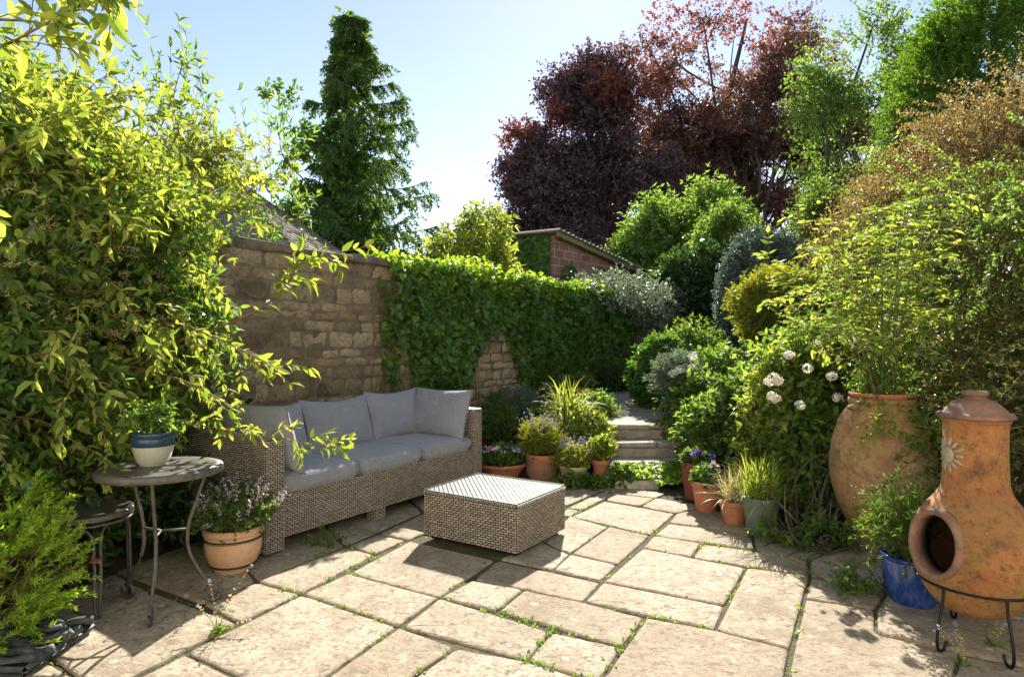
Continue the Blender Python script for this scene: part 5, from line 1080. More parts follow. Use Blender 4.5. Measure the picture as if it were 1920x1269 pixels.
# cotoneaster hedge behind the chimenea: arching sprays
def arching(name, label, cat, base, lobes, n, mt, L0, ll, lw, bias, droop=1.1, k=14, per=2, shell=.6, smat='stem', gap=-9, wander=.05, spread=.35, sr=.004):
    t = empty(name, base, label, cat); O, D = crown_pts(lobes, n, .3, shell, gap, 2., spread); D = norm(D + np.array(bias)); L, DD = twig(O, D, L0, k, droop, wander)
    P, d, N = twig_leaves(L, DD, per, 1.0, skip=0, lean=0); V, Fs, r = leaves(P, d, N, ll, lw, 'd'); obj('foliage', V, Fs, M[mt], t, False, r)
    V, F_ = tubes(L, np.linspace(sr, sr * .3, k + 1)[None], 3); obj('stems', V, F_, M[smat], t); return t, O
lob = [(3.3, 4.6, 1.2, .75, .8, .8), (3.5, 4.2, .6, .6, .8, .7), (3.7, 5.0, 1.9, .8, .8, .55), (2.95, 3.6, .45, .45, .6, .55), (3.4, 3.5, .9, .5, .8, .9), (4.0, 4.3, 1.6, .6, .8, .8), (3.0, 4.9, .9, .5, .5, .6), (3.1, 3.0, .6, .35, .8, .7), (3.6, 3.0, 1.3, .5, .9, .7)]
arching('cotoneaster_bush', 'large fine-leaved green bush with arching sprays behind the chimenea', 'shrub', (3.4, 4.2, float(Hgt(3.4, 4.2))), lob, 3300, 'coto', .5, .024, .014, (-.5, -.35, .1), 1.2, 16, 2, .6, gap=-.6)
lob = [(3.45, 4.4, 1.7, .5, .5, .5), (3.7, 4.8, 2.1, .4, .5, .3), (3.2, 4.6, 1.2, .4, .4, .4)]
arching('cotoneaster_bush', 'long pale yellow-green arching sprays reaching left over the fine-leaved bush', 'shrub', (3.7, 4.9, float(Hgt(3.7, 4.9))), lob, 130, 'fresh', .9, .03, .018, (-1.0, -.5, .35), 1.3, 44, 3, .8, sr=.005)
lob = [(ax(1830, 7.4), 7.4, 3.0, .95, .9, .65), (ax(1920, 7.4), 7.4, 3.7, .8, .9, .75), (ax(1740, 7.2), 7.2, 2.55, .75, .8, .45), (ax(1680, 7.3), 7.3, 2.3, .5, .6, .4), (ax(1800, 7), 7, 2.2, 1.0, .9, .6), (ax(1950, 7), 7, 2.6, 1.1, .9, 1.0)]
arching('tan_shrub', 'big tan and pinkish-brown twiggy shrub arching down at the right, under the cypress', 'shrub', (ax(1850, 7.4), 7.4, .9), lob, 3800, 'tan', .55, .03, .015, (-.35, -.3, .1), .9, 14, 2, .7, gap=-.8)
lob = [(ax(1850, 7.6), 7.8, 1.6, 1.2, .8, 1.3), (ax(1700, 7.6), 7.8, 1.4, .9, .8, 1.1), (ax(1990, 7.6), 7.4, 1.6, 1.2, 1.0, 1.2)]
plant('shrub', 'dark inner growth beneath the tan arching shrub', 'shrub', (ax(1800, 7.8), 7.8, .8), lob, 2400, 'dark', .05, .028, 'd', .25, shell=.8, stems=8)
# ------------------------------------------------------------------ left-hand climbers and shrubs
def WP(s, n, z): return W(s, n, z)
CLG = 'shrubs and climbers along the left wall'
# main climber mass hanging in front of the wall
def LC(px, py, r, dn=.42, fy=.8):
    Y = wallY(s_of(px)) - dn; m = r / F * Y; return (ax(px, Y), Y, az(py, Y), m, m * fy, m)
lob = [LC(*q) for q in ((40, 640, 150), (170, 590, 120), (60, 440, 150), (190, 430, 105), (290, 560, 80), (300, 680, 70), (210, 720, 85), (90, 800, 95), (340, 610, 50), (280, 440, 55), (30, 330, 110), (150, 330, 65), (200, 830, 35), (130, 860, 50), (20, 880, 50), (-120, 500, 200), (-150, 750, 150))]
t, O = plant('climbing_shrub', 'big dense climber with glossy dark and lime leaves hanging over the round table', 'climber', WP(-.3, 1.0, 0), lob, 1750, 'fresh', .054, .026, 'p', .24, 5, 2, .1, .7, .6, group=None, gap=-.25, gf=5, stems=26, sr=.009)
lb2 = [(a, b, c + .05, d * 1.05, e * 1.05, f * 1.08) for a, b, c, d, e, f in lob]
O, D = crown_pts(lb2, 950, .3, .9, 0, 3.3); L, DD = twig(O, D, .28, 5, .5); P, d, N = twig_leaves(L, DD, 2, .9, lean=.15); V, Fs, r = leaves(P, d, N, .058, .026, 'p', jit=.5); obj('highlight_lime_leaves', V, Fs, M['lime'], t, False, r)  # yellower outer leaves, sunlit highlights put into the leaf colour
O, D = crown_pts(lb2, 150, .4, .9, -9, 3); D = norm(D + np.array([.35, -.35, .2])); L, DD = twig(O, D, .6, 12, 1.3, .09); P, d, N = twig_leaves(L, DD, 2, .95, skip=2, lean=.35, updown=.8); V, Fs, r = leaves(P, d, N, .062, .026, 'p', jit=.5); obj('long_shoots', V, Fs, M['lime'], t, False, r); V, F_ = tubes(L, np.linspace(.004, .0015, 13)[None], 4); obj('shoot_stems', V, F_, M['stem'], t)['kind'] = 'stuff'
O, D = crown_pts(lb2, 600, .2, .6, -.3, 5); L, DD = twig(O, D, .2, 5, .6); P, d, N = twig_leaves(L, DD, 2, .9); V, Fs, r = leaves(P, d, N, .045, .026, 'p', jit=.5); obj('inner_shade_leaves', V, Fs, M['dark'], t, False, r)  # darker leaves inside the mass, shade put into their colour
O, D = crown_pts(lb2, 700, .3, .85, -.3, 3); L, DD = twig(O, D, .14, 6, .5); P, d, N = twig_leaves(L, DD, 4, .9); V, Fs, r = leaves(P, d, N, .022, .006, 'd'); obj('dry_flower_tufts', V, Fs, M['straw'], t, False, r)
# shaded lower growth behind the table and chair
lob = [(*WP(-.9, .85, .45), .5, .35, .4), (*WP(-.2, .95, .35), .45, .25, .35), (*WP(.35, 1.0, .35), .3, .2, .35), (*WP(-1.4, .6, .4), .4, .4, .4)]
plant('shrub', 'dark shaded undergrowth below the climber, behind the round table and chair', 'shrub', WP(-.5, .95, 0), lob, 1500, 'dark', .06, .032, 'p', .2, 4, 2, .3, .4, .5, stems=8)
# tall pointed-leaf shrub (buddleia) rising above the wall
def upright(name, label, base, tips, mt, ll, lw, nl, r0=.007, per=2, smat='gstem', cat='shrub', bend=.12, shape='p', ang=.75, side=True, start=.25):
    t = empty(name, base, label, cat); LL = []; b = np.array(base, float)
    for tp in tips:
        tp = np.array(tp, float); f = b + rng.normal(size=3) * np.array([.15, .12, 0]) + (tp - b) * .0; m1 = f + (tp - f) * .5 + rng.normal(size=3) * bend * np.linalg.norm(tp - f) * np.array([1, 1, .2]); LL.append(curve([f, m1, tp], nl))
    LL = np.array(LL); mb = MB(); V, F_ = tubes(LL, np.linspace(r0, r0 * .25, LL.shape[1])[None], 5); mb.add(V, F_)
    Dm = norm(np.gradient(LL, axis=1)); k0 = int(LL.shape[1] * start); P, d, N = twig_leaves(LL, Dm, per, ang, skip=k0, lean=.05)
    V, Fs, r = leaves(P, d, N, ll, lw, shape); Vs = [V]; allF = [Fs[0]]; rs = [r]; nv = len(V)
    if side:
        P = LL[:, k0:-3].reshape(-1, 3); T = Dm[:, k0:-3].reshape(-1, 3); kk = rng.random(len(P)) < .3; P, T = P[kk], T[kk]; Dr = norm(T * .8 + rdir(len(P)) * .7 + UP * .4); L, DD = twig(P, Dr, .3, 7, .1, .07)
        V, F_ = tubes(L, .002, 3); mb.add(V, F_); P, d, N = twig_leaves(L, DD, per, ang, skip=1, lean=.05); V, Fs, r = leaves(P, d, N, ll * .85, lw * .85, shape); Vs.append(V); allF.append(Fs[0] + nv); rs.append(r)
    obj('foliage', np.concatenate(Vs), [np.concatenate(allF)], M[mt], t, False, np.concatenate(rs)); mb.build('stems', M[smat], t, True); return t
def pt(px, py, Y): return (ax(px, Y), Y, az(py, Y))
tips = [pt(a, b, c) for a, b, c in ((275, 45, 5.2), (235, 60, 5.4), (335, 42, 5.2), (320, 90, 5.1), (365, 95, 5.2), (195, 115, 5.3), (375, 130, 5.3), (215, 70, 5.5), (300, 130, 5.0), (150, 150, 5.2), (345, 170, 5.0), (390, 190, 5.3), (260, 110, 5.2), (110, 130, 5.3), (70, 110, 5.3), (30, 90, 5.2), (180, 200, 5.0), (10, 160, 5.2), (130, 240, 4.9), (60, 220, 5))]
upright('buddleia', 'tall upright shrub with long pointed leaves against the sky at the left', (*W(.9, 1.75, 0)[:2], .3), tips, 'fresh', .085, .026, 14, bend=.05)
tips = [pt(a, b, c) for a, b, c in ((450, 170, 6.0), (500, 165, 6.0), (520, 185, 6.1), (440, 215, 5.9), (545, 235, 6.2), (480, 230, 6), (540, 290, 6.1), (420, 280, 5.9), (400, 240, 5.8), (520, 340, 6), (470, 320, 5.9), (440, 360, 5.8))]
upright('buddleia', 'second upright pointed-leaf shrub, nearer the conifer, in front of the slate roof', (*W(2.0, 1.8, 0)[:2], .3), tips, 'fresh', .085, .026, 14, bend=.05)
# looser lime growth on top of the wall
def LT(px, py, r, dn=-.25): return LC(px, py, r, dn)
lob = [LT(*q) for q in ((80, 340, 100), (200, 370, 70), (270, 370, 45), (110, 240, 60), (350, 310, 32), (240, 300, 42), (10, 210, 75), (430, 320, 32), (470, 270, 30), (500, 330, 24), (400, 260, 28))]
t, O = plant('climbing_shrub', 'loose lime-green climber tumbling along the wall top in front of the slate roof', 'climber', WP(.4, 1.4, .0), lob, 620, 'lime', .06, .027, 'p', .26, 6, 2, .3, .3, .35, gap=-.2, gf=4, stems=26, sr=.008)
O, D = crown_pts(lob, 420, .3, .5, -.3, 3); L, DD = twig(O, D, .15, 6, .5); P, d, N = twig_leaves(L, DD, 4, .9); V, Fs, r = leaves(P, d, N, .024, .006, 'd'); obj('dry_flower_tufts', V, Fs, M['straw'], t, False, r)
# long arching branches with few big leaves
def branch(label, pts, ll, mt='lime', r0=.008, side=6, name='climber_branch', start=.1, sl=.22):
    p = np.array([pt(*q) for q in pts]); ln = curve(p, 7); t = empty(name, tuple(p[0]), label, 'branch', 'long leafy branches reaching out of the left climber'); mb = MB(); V, F_ = tubes(ln, np.linspace(r0, r0 * .3, len(ln))[None], 6); mb.add(V, F_)
    Dm = norm(np.gradient(ln, axis=0)); k0 = int(len(ln) * start); sel = np.arange(k0, len(ln)); P, d, N = twig_leaves(ln[None, sel[::2]], Dm[None, sel[::2]], 2, .9, skip=0, lean=.2)
    q = rng.choice(sel, side); Dr = norm(Dm[q] * .8 + .7 * rdir(side) + UP * .2); L, DD = twig(ln[q], Dr, sl, 5, .5, .1); V, F_ = tubes(L, .002, 4); mb.add(V, F_); P2, d2, N2 = twig_leaves(L, DD, 2, .8, skip=2, lean=.25)
    P = np.concatenate([P, P2]); d = np.concatenate([d, d2]); N = np.concatenate([N, N2]); V, Fs, r = leaves(P, d, N, ll, ll * .45, 'p'); obj('foliage', V, Fs, M[mt], t, False, r); mb.build('stem', M['stem'], t, True)
branch('brown branch with lime leaves curving up across the bare stone wall', [(330, 640, 3.7), (420, 610, 3.75), (500, 570, 3.8), (545, 525, 3.85), (560, 490, 3.9), (610, 480, 3.95), (685, 462, 4.0)], .085, side=5, start=.3, sl=.14)
branch('low leafy branch reaching across the near sofa arm and pillow', [(300, 790, 3.4), (390, 800, 3.35), (460, 815, 3.3), (530, 822, 3.3), (590, 838, 3.3), (635, 838, 3.3)], .06, r0=.004, side=8, sl=.13)
branch('leafy branch ending in front of the wall above the sofa cushions', [(250, 600, 3.6), (340, 610, 3.5), (420, 640, 3.5), (480, 670, 3.5), (520, 690, 3.5)], .065, side=9)
branch('lime branch drooping over the back of the near pillow', [(200, 680, 3.5), (300, 700, 3.4), (380, 730, 3.4), (440, 770, 3.4)], .06, side=5)
branch('slanting brown branch with lime leaves in front of the slate roof', [(200, 330, 4.2), (260, 300, 4.2), (310, 220, 4.3), (345, 110, 4.4)], .085, side=10, start=.2)
branch('upper arching branch with lime leaves reaching toward the conifer', [(260, 420, 4.2), (340, 390, 4.3), (430, 340, 4.4), (470, 330, 4.5)], .08, side=10, start=.1)
branch('branch of lime leaves spreading just above the wall coping', [(180, 460, 4.0), (300, 440, 4.0), (420, 400, 4.1), (500, 340, 4.2)], .08, side=14, start=.1)
branch('near overhanging branch with large leaves at the top left corner', [(-260, 260, 2.4), (-90, 140, 2.3), (40, 70, 2.2), (130, 20, 2.2)], .08, side=9, start=.0, sl=.25)
branch('near branch of big hanging leaves crossing the left edge of the sky', [(-260, 60, 2.2), (-80, 40, 2.1), (50, 40, 2.3), (130, 60, 2.3)], .08, side=6, start=.1, sl=.2)
branch('near branch tip hanging from above at the top of the picture', [(60, -160, 2.3), (120, -90, 2.3), (170, -30, 2.3), (205, 0, 2.3)], .085, side=4, start=.4, sl=.12)
branch('large-leaved lime branch in the upper left, below the overhanging ones', [(-200, 420, 2.8), (-60, 330, 2.8), (60, 250, 2.9), (150, 210, 3.0)], .075, side=12, start=.0, sl=.26)
branch('large-leaved lime branch at mid height by the left edge', [(-160, 560, 3.0), (-20, 480, 3.0), (90, 420, 3.1), (200, 390, 3.2)], .075, side=14, start=.0, sl=.26)
# needle-leaved yellow-green shrub bottom left
hx0, hy0 = -2.18, 2.62
hb = empty('heath_bush', (hx0, hy0, 0), 'bright yellow-green needle-leaved bush with bare brown stems in the near left corner', 'shrub')
lob = [(-2.32, 2.75, .46, .26, .22, .16), (-2.14, 2.68, .3, .22, .2, .17), (-2.2, 2.6, .14, .22, .2, .1), (-2.4, 2.5, .36, .28, .25, .26)]
O, D = crown_pts(lob, 640, .25, .8, -9, 3, .3); D = norm(D + np.array([.25, 0, .25])); L, DD = twig(O, D, .14, 9, -.15, .06); P, d, N = twig_leaves(L, DD, 6, .55, skip=1, lean=-.1); V, Fs, r = leaves(P, d, N, .026, .0055, 'd'); obj('foliage', V, Fs, M['heath'], hb, False, r)
mb = MB(); V, F_ = tubes(L, .0016, 3); mb.add(V, F_)
for i in range(150):
    e = O[rng.integers(len(O))]; b0 = np.array([hx0 - .15 + .08 * rng.normal(), hy0 + .08 * rng.normal(), .02]); V, F_ = tubes(curve([b0, (b0 + e) / 2 + rng.normal(size=3) * .05, e], 5), np.linspace(.004, .0014, 11)[None], 4); mb.add(V, F_)
mb.build('stems', simple('bare_heath_stem', (.2, .11, .05), .8, c2=(.3, .2, .1)), hb, True)
x_, y_ = -1.96, 2.9; tw = empty('red_twig', (x_, y_, .3), 'small sprig of reddish-brown leaves beside the bistro chair legs', 'twig')
ln = curve([(x_ - .12, y_, .22), (x_, y_, .27), (x_ + .1, y_ - .02, .31)], 5); Dm = norm(np.gradient(ln, axis=0)); P, d, N = twig_leaves(ln[None], Dm[None], 2, .9, skip=2); V, Fs, r = leaves(P, d, N, .035, .015, 'd'); obj('foliage', V, Fs, M['red'], tw, False, r); V, F_ = tubes(ln, .002, 4); obj('stem', V, F_, M['stem'], tw)
# ------------------------------------------------------------------ plants in the pots
def potplant(name, label, x, y, z, r_, h, n, mt, ll, lw, tl=.1, shape='d', up=1.0, droop=.3, cat='potted plant', per=3, ang=.8, stems=12, k=5):
    lob = mound(x, y, z, z + h, r_, r_, 4); return plant(name, label, cat, (x, y, z - .04), lob, n, mt, ll, lw, shape, tl, k, per, up, droop, .35, stems=stems, sr=.0025, smat='gstem', twr=.0009, ang=ang, lean=.0)
def spikes(t, x, y, z, r_, h, n, mt, part='flower_spikes', size=.008, tilt=.35, fl=.35, smat='gstem'):
    P = np.stack([x + r_ * .5 * rng.normal(size=n), y + r_ * .5 * rng.normal(size=n), np.full(n, z)], -1); D = norm(UP + tilt * rng.normal(size=(n, 3)) * [1, 1, .2]); L, DD = twig(P, D, h, 9, .1, .05)
    V, F_ = tubes(L, .0012, 3); mb = MB(); mb.add(V, F_); mb.build('flower_stems', M[smat], t)
    k0 = int(10 * (1 - fl)); Q = L[:, k0:].reshape(-1, 3); Q = np.repeat(Q, 5, 0) + rng.normal(size=(len(Q) * 5, 3)) * size * .7; N = rdir(len(Q)); V, Fs, r = leaves(Q, norm(rdir(len(Q)) + UP * .6), N, size * 1.6, size, 'd'); obj(part, V, Fs, M[mt], t, False, r)['kind'] = 'stuff'
t, O = potplant('catmint', 'lilac-flowered catmint growing in the banded peach pot', -1.575, 3.62, .22, .19, .16, 750, 'mid', .02, .014); spikes(t, -1.575, 3.62, .24, .13, .22, 60, 'lilac_fl', size=.009, tilt=.5)
P_ = np.array([-1.47, 3.62, .26]); spikes(t, -1.47, 3.6, .26, .09, .22, 40, 'palepink_fl', 'pale_flower_spikes', .009, .5)
t, O = potplant('seedling', 'sparse green shoots in the small navy-rimmed glazed pot', -1.755, 3.13, .83, .07, .1, 60, 'fresh', .035, .016, .08, 'p', stems=5)
t, O = potplant('lavender', 'leggy silver-green lavender growing in the royal blue pot', 1.985, 3.17, .22, .14, .2, 260, 'mid', .03, .005, .2, up=1.2, k=8, per=4, ang=.5, stems=20); spikes(t, 1.985, 3.17, .25, .12, .36, 70, 'grey', 'seed_heads', .006, .4, .2)
t, O = potplant('lavender', 'bushy upright lavender in the large orange-rimmed pot', .29, 6.05, .2, .13, .19, 440, 'yellow', .034, .005, .16, up=1.4, k=7, per=4, ang=.45, stems=20); spikes(t, .29, 6.05, .25, .12, .3, 70, 'lilac_fl', size=.007, tilt=.18)
t, O = potplant('pansies', 'mixed pansies in the low wide bowl by the sofa arm', -.09, 6.1, .11, .2, .13, 700, 'fresh', .028, .018, .07)
for c, n_, s_ in (('violet_fl', 14, .045), ('pink_fl', 1, .085), ('white_fl', 9, .045), ('palepink_fl', 2, .07), ('blue_fl', 8, .04)): flowers(t, np.array([(-.09 + .17 * rng.uniform(-1, 1), 6.02 - .1 * rng.random(), .25 + .05 * rng.random()) for _ in range(n_)]) if n_ > 1 else [(-.21, 5.95, .29)], s_, c, c.replace('_fl', '') + '_flowers')
t, O = potplant('sedum', 'pale yellowish plant in the cream ribbed pot', .56, 5.82, .13, .13, .14, 420, 'yellow', .025, .014, .08); spikes(t, .56, 5.85, .2, .12, .18, 40, 'lilac_fl', size=.008)
t, O = potplant('lemon_balm', 'yellow-green leaves over the small slim terracotta pot', .81, 5.9, .22, .1, .12, 200, 'lime', .036, .024, .06, 'p')
plant('lemon_balm', 'large mound of bright yellow-green foliage left of the stone steps', 'perennial', (.82, 6.35, .2), mound(.78, 6.45, .1, .5, .22, .2), 800, 'lime', .036, .02, 'p', .11, 4, 2, .6, .3, .5, stems=8, sr=.004, smat='gstem')
plant('perennial', 'leafy lime growth below the daylily, beside the large lavender pot', 'perennial', (.52, 6.5, .2), mound(.52, 6.45, .2, .5, .2, .2), 650, 'lime', .036, .02, 'p', .13, 4, 2, .6, .3, .5, stems=6, sr=.004, smat='gstem')
plant('perennial', 'low green leaves spilling forward at the foot of the small terracotta pot', 'perennial', (.78, 5.66, 0), [(.70, 5.64, .03, .12, .06, .03), (.98, 5.7, .07, .07, .1, .08), (.5, 5.62, .03, .1, .05, .03)], 260, 'fresh', .04, .034, 'i', .06, 4, 2, .6, .4, .4, stems=6, sr=.003, smat='gstem')
X_, Y_ = ax(928, 6.8), 6.75; Z_ = az(822, 6.75)
t, O = plant('shrub', 'dark green rounded bush behind the far sofa arm', 'shrub', (X_, Y_, Z_ - .03), mound(X_, Y_, Z_ - .02, az(768, 6.8), .21, .2), 900, 'mid', .034, .016, 'd', .12, 5, 3, .6, stems=6, sr=.004)
X_, Y_ = ax(972, 7.1), 7.1; Z_ = az(772, 7.1)
t, O = potplant('lavender', 'grey-green lavender in the teal pot against the bare stone', X_, Y_, Z_, .14, .15, 520, 'bluegrey', .028, .006, .14); spikes(t, X_, Y_, Z_ + .02, .16, .2, 40, 'lilac_fl', size=.008)
X_, Y_ = ax(1000, 6.9), 6.9; Z_ = az(787, 6.9)
t, O = potplant('marigolds', 'yellow flowers in the small cream pot', X_, Y_, Z_, .08, .08, 160, 'mid', .024, .014, .06); flowers(t, [(X_ - .05, Y_ - .05, Z_ + .1), (X_ + .05, Y_ - .06, Z_ + .1), (X_ - .02, Y_, Z_ + .12)], .05, 'yellow_fl')
X_, Y_ = ax(1066, 6.7), 6.7; Z_ = az(795, 6.7); n = 420
P = np.stack([X_ + .07 * rng.normal(size=n), Y_ + .07 * rng.normal(size=n), np.full(n, Z_ - .02)], -1); V, Fs, r, L3 = blades(P, norm(UP * 1.3 + .55 * rng.normal(size=(n, 3))), .46, .016, 7, 2.2)
tag(obj('daylily', V, Fs, M['lime'], None, False, r), 'fountain of bright strap leaves in the middle of the left pot group', 'plant')
for nm, lb, px, Y, zt_, fl in (('marigolds', 'low green plants in the left terracotta bowl below the ivy', 1047, 8.4, 738, 0), ('marigolds', 'orange-flowered plants in the right terracotta bowl below the ivy', 1088, 8.2, 727, 1)):
    X_, Z_ = ax(px, Y), az(zt_, Y); t, O = potplant(nm, lb, X_, Y, Z_, .15, .1, 300, 'mid', .03, .016, .08)
    if fl: flowers(t, np.array([(X_ + .14 * rng.uniform(-1, 1), Y - .05, Z_ + .1 + .06 * rng.random()) for _ in range(16)]), .045, 'orange_fl')
    else: flowers(t, np.array([(X_ + .12, Y - .05, Z_ + .16), (X_ + .14, Y - .06, Z_ + .13), (X_ + .1, Y - .05, Z_ + .1)]), .05, 'redorange_fl')
X_, Y_ = wx, wy; t, O = potplant('petunia', 'magenta-flowered plant in the bowl behind the sofa back', X_, Y_, .73, .12, .12, 260, 'mid', .03, .018, .08); flowers(t, [(X_ + .03, Y_ - .05, .86), (X_ + .07, Y_ - .06, .845), (X_ + .05, Y_ - .07, .87)], .06, 'pink_fl')
for px, Y, yt, yb, wd, mt, lb in ((1010, 8.6, 690, 790, 60, 'mid', 'tall leafy stems at the foot of the ivy, right of the canes'), (1120, 7.3, 765, 815, 40, 'fresh', 'light green foliage left of the gravel path'), (950, 7.6, 755, 795, 45, 'mid', 'green foliage at the base of the bare stone'), (1150, 9.5, 700, 750, 80, 'dark', 'dark low shrubbery at the foot of the far climber, by the path end')):
    b, l = scr(px, Y, yt, yb, wd); t, O = plant('perennial', lb, 'perennial', b, l, 620, mt, .045, .02, 'd', .18, 5, 2, .9, stems=6, sr=.004, smat='gstem')
    if px == 1010: spikes(t, b[0], b[1], b[2] + .2, .2, .5, 40, 'lilac_fl', size=.01)
# right-hand row of pots
t, O = potplant('pansies', 'violet pansies in the tall dark red pot', 1.50, 5.22, .29, .1, .07, 220, 'mid', .026, .016, .05); flowers(t, np.array([(1.5 + .12 * rng.uniform(-1, 1), 5.14, .34 + .07 * rng.random()) for _ in range(16)]), .042, 'violet_fl')
t, O = potplant('geranium', 'green plant with a pink bloom in the thick-rimmed terracotta pot', 1.475, 4.86, .21, .09, .09, 160, 'laurel', .036, .026, .05, 'p'); flowers(t, [(1.49, 4.76, .37), (1.52, 4.76, .36), (1.5, 4.77, .385), (1.47, 4.76, .355)], .05, 'palepink_fl')
def grass(label, x, y, z, n, L, wd, mt, dr=1.2, sp=.03):
    P = np.stack([x + sp * rng.normal(size=n), y + sp * rng.normal(size=n), np.full(n, z)], -1); V, Fs, r, L3 = blades(P, norm(UP * 1.2 + .5 * rng.normal(size=(n, 3))), L, wd, 6, dr); tag(obj('grass_tuft', V, Fs, M[mt], None, False, r), label, 'grass', None)
grass('dry straw-coloured grass in the small terracotta pot', 1.57, 4.52, .13, 260, .26, .005, 'straw'); grass('bright green fine grass in the grey-green pot', 1.665, 4.28, .21, 420, .3, .0055, 'lime', 1.3, .045)
# climbing sprigs on the urn, ground leaves
def sprig(name, label, c, r_, h, n, mt, ll=.04, cat='plant', shape='p', sr=.002):
    return plant(name, label, cat, (c[0], c[1], c[2]), [(c[0], c[1], c[2] + h * .5, r_, r_ * .7, h * .5)], n, mt, ll, ll * .6, shape, .1, 4, 2, .5, .4, .2, stems=5, sr=sr, smat='gstem', twr=.0008)
sprig('climber_sprig', 'leafy sprig hanging over the right side of the big urn', (2.42, 3.68, .56), .15, .26, 60, 'fresh', .036); sprig('climber_sprig', 'small leafy sprig near the neck of the big urn', (2.16, 3.72, .73), .06, .08, 14, 'lime', .03)
sprig('weed', 'leafy plant at the foot of the grey-green pot', (1.62, 4.08, 0), .06, .09, 16, 'fresh', .045, 'weed'); sprig('weed', 'leafy ground plant below the tangled stems', (1.93, 3.98, 0), .1, .13, 45, 'mid', .05, 'weed')
sprig('fern', 'low feathery fern on the paving left of the blue pot', (1.78, 3.3, 0), .1, .05, 50, 'mid', .025, 'fern')
# flowering weeds standing in the joints
def fmn(label, x, y, hs, rosette=14, ll=.06):
    t = empty('forget_me_not', (x, y, 0), label, 'weed', 'forget-me-nots seeded in the paving joints'); n = rosette; P = np.stack([x + .012 * rng.normal(size=n), y + .012 * rng.normal(size=n), np.full(n, .004)], -1); a = rng.random(n) * 6.28; el = rng.uniform(.2, 1.1, n)
    D = np.stack([np.cos(a) * np.cos(el), np.sin(a) * np.cos(el), np.sin(el)], -1); V, Fs, r = leaves(P, D, norm(UP * .8 - D * .3 + .2 * rng.normal(size=(n, 3))), ll, ll * .36, 'p'); obj('leaf_rosette', V, Fs, M['fresh'], t, False, r)
    mb = MB(); hd = []; lp = []
    for (dx, dy, h) in hs: ln = curve([(x, y, 0), (x + dx * .3, y + dy * .3, h * .5), (x + dx, y + dy, h)], 6); V, F_ = tubes(ln, .0016, 4); mb.add(V, F_); hd.append(ln[-1]); lp += [q for q in ln[3:]]
    mb.build('stem', M['gstem'], t, True); fheads(t, hd, .008, 9, .009, 'blue_fl'); lp = np.repeat(np.array(lp), 3, 0); V, Fs, r = leaves(lp, norm(rdir(len(lp)) + UP), rdir(len(lp)), .012, .006, 'd'); obj('stem_leaves', V, Fs, M['straw'], t, False, r)
x_, y_ = GP(408, 1190); fmn('forget-me-not weed with tall blue-tipped stems in the paving near the round table', x_, y_, [(-.06, .05, .22), (.1, .12, .26), (-.1, .02, .12), (.13, .03, .05)])
x_, y_ = GP(1868, 1215); fmn('forget-me-not weed standing right of the chimenea front leg', x_, y_, [(.02, .05, .18), (-.1, .08, .17), (.04, .0, .1)], 8, .05)
x_, y_ = GP(1808, 1250); fmn('forget-me-not weed at the foot of the chimenea front leg', x_, y_, [(-.02, .03, .12), (.0, .05, .15), (-.06, .06, .13)], 7, .035)
x_, y_ = GP(1772, 1210); fmn('tiny forget-me-not with pale flowers left of the chimenea front leg', x_, y_, [(0, .02, .05), (-.03, .02, .05)], 5, .025)
x_, y_ = GP(605, 1022); sprig('weed', 'small ferny weed tuft under the sofa front edge', (x_, y_, 0), .05, .04, 40, 'mid', .02, 'weed')
# moss and weeds in the joints (stuff)
J = np.array([[a[0], a[1], b[0], b[1]] for a, b in JOINTS]); J = J[(J[:, 1] > 1.8) & (J[:, 1] < 6.2) & (np.abs(J[:, 0]) < 3)]; ln = np.hypot(J[:, 2] - J[:, 0], J[:, 3] - J[:, 1])
n = 800; q = rng.choice(len(J), n, p=ln / ln.sum()); f = rng.random(n); c = np.stack([J[q, 0] + (J[q, 2] - J[q, 0]) * f, J[q, 1] + (J[q, 3] - J[q, 1]) * f], -1)
g = np.sin(c[:, 0] * 2.3 + 1) * np.sin(c[:, 1] * 2.9 + .5) + .5 * np.sin(c[:, 0] * 9 + c[:, 1] * 7); k = (g > .1) & (c[:, 0] > -1.2) | (rng.random(n) < .06); c = c[k]; n = len(c); m = 8
P = np.repeat(np.c_[c, np.full(n, -.004)], m, 0) + rng.normal(size=(n * m, 3)) * [.012, .012, .001]; D = norm(UP * .8 + rdir(n * m)); D[:, 2] = np.abs(D[:, 2]); V, Fs, r = leaves(P, D, norm(UP + rdir(n * m)), .016, .008, 'd', jit=.6); tag(obj('joint_weeds', V, Fs, M['fresh'], None, False, r, base=(0, 3, 0)), 'tiny yellow-green weeds growing along the paving joints', 'weeds', None, 'stuff')
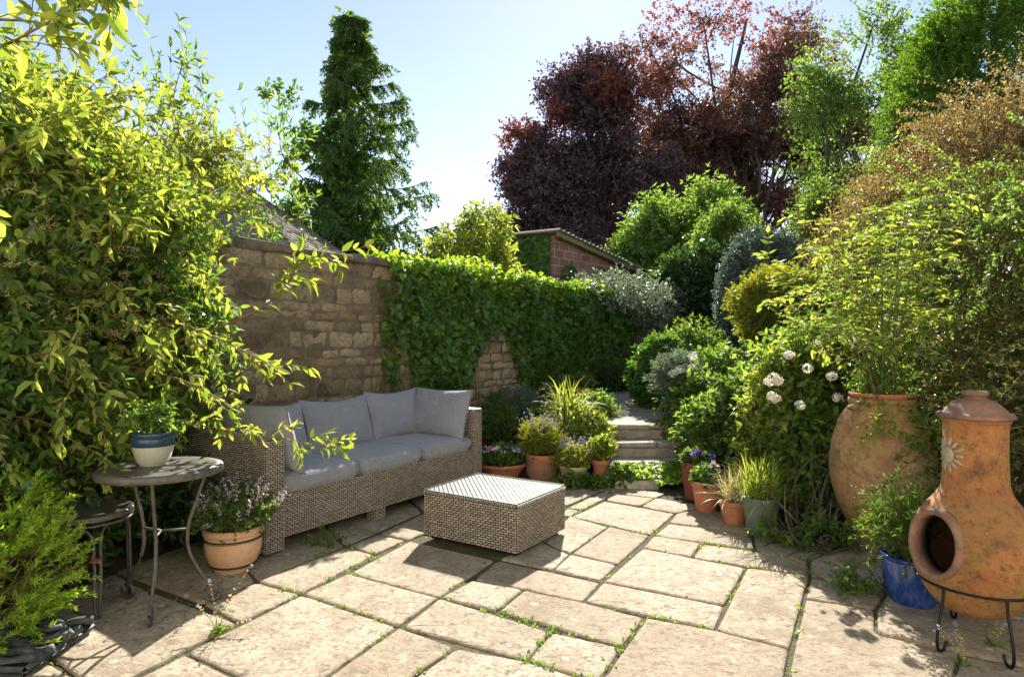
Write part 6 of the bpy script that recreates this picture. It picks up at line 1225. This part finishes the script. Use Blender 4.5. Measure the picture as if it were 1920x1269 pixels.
# creeping leaves over the bottom steps and soil
n = 3600; x = rng.uniform(.9, 1.75, n); y = rng.uniform(5.5, 6.05, n); k = (rng.random(n) < .25 + .75 * ((y > 5.62) & (y < 6.0))) ; x, y = x[k], y[k]; k = ~((x < 1.25) & (y < 5.62)); x, y = x[k], y[k]; n = len(x); z = .02 + .10 * rng.random(n) * np.clip((y - 5.5) / .4, 0, 1) + .04 * (y < 5.95)
V, Fs, r = leaves(np.stack([x, y, z], -1), norm(rdir(n) * [1, 1, .3] + [0, -.3, .1]), norm(UP * 1.2 + [0, -.5, 0] + .5 * rng.normal(size=(n, 3))), .045, .042, 'i'); tag(obj('creeping_ivy', V, Fs, M['ivytop'], None, False, r), 'creeping leaves covering the foot of the stone steps', 'ground cover', None, 'stuff')
n = 26000; x = rng.uniform(-1.5, 4.5, n); y = rng.uniform(4.2, 11, n); h = Hgt(x, y); pc = np.abs(x - (1.42 + (y - 6.9) * .20)) < .5; sw = -(x - S0[0]) * UY + (y - S0[1]) * UX
k = (h > .14) & ~(pc & (y > 6.0)) & (sw < NW); x, y, h = x[k], y[k], h[k]; n = len(x)
V, Fs, r = leaves(np.stack([x, y, h - .02 + .09 * rng.random(n)], -1), norm(rdir(n) * [1, 1, .5]), norm(UP + .5 * rng.normal(size=(n, 3))), .06, .035, 'd'); tag(obj('ground_cover', V, Fs, M['mid'], None, False, r), 'low green ground cover over the planting beds', 'ground cover', None, 'stuff')
# fallen petals and small debris
n = 420; x = rng.uniform(-2.6, 2.6, n); y = rng.uniform(2.4, 5.2, n); k = (rng.random(n) < .25) | (x < -1.3) | (x > 1.8); x, y = x[k], y[k]; n = len(x)
V, Fs, r = leaves(np.stack([x, y, np.full(n, .006)], -1), norm(rdir(n) * [1, 1, .1]), norm(UP + .2 * rng.normal(size=(n, 3))), .012, .008, 'd'); tag(obj('fallen_petals', V, Fs, M['straw'], None, False, r, base=(0, 3, 0)), 'scattered dry petals and leaf bits on the paving', 'litter', None, 'stuff')
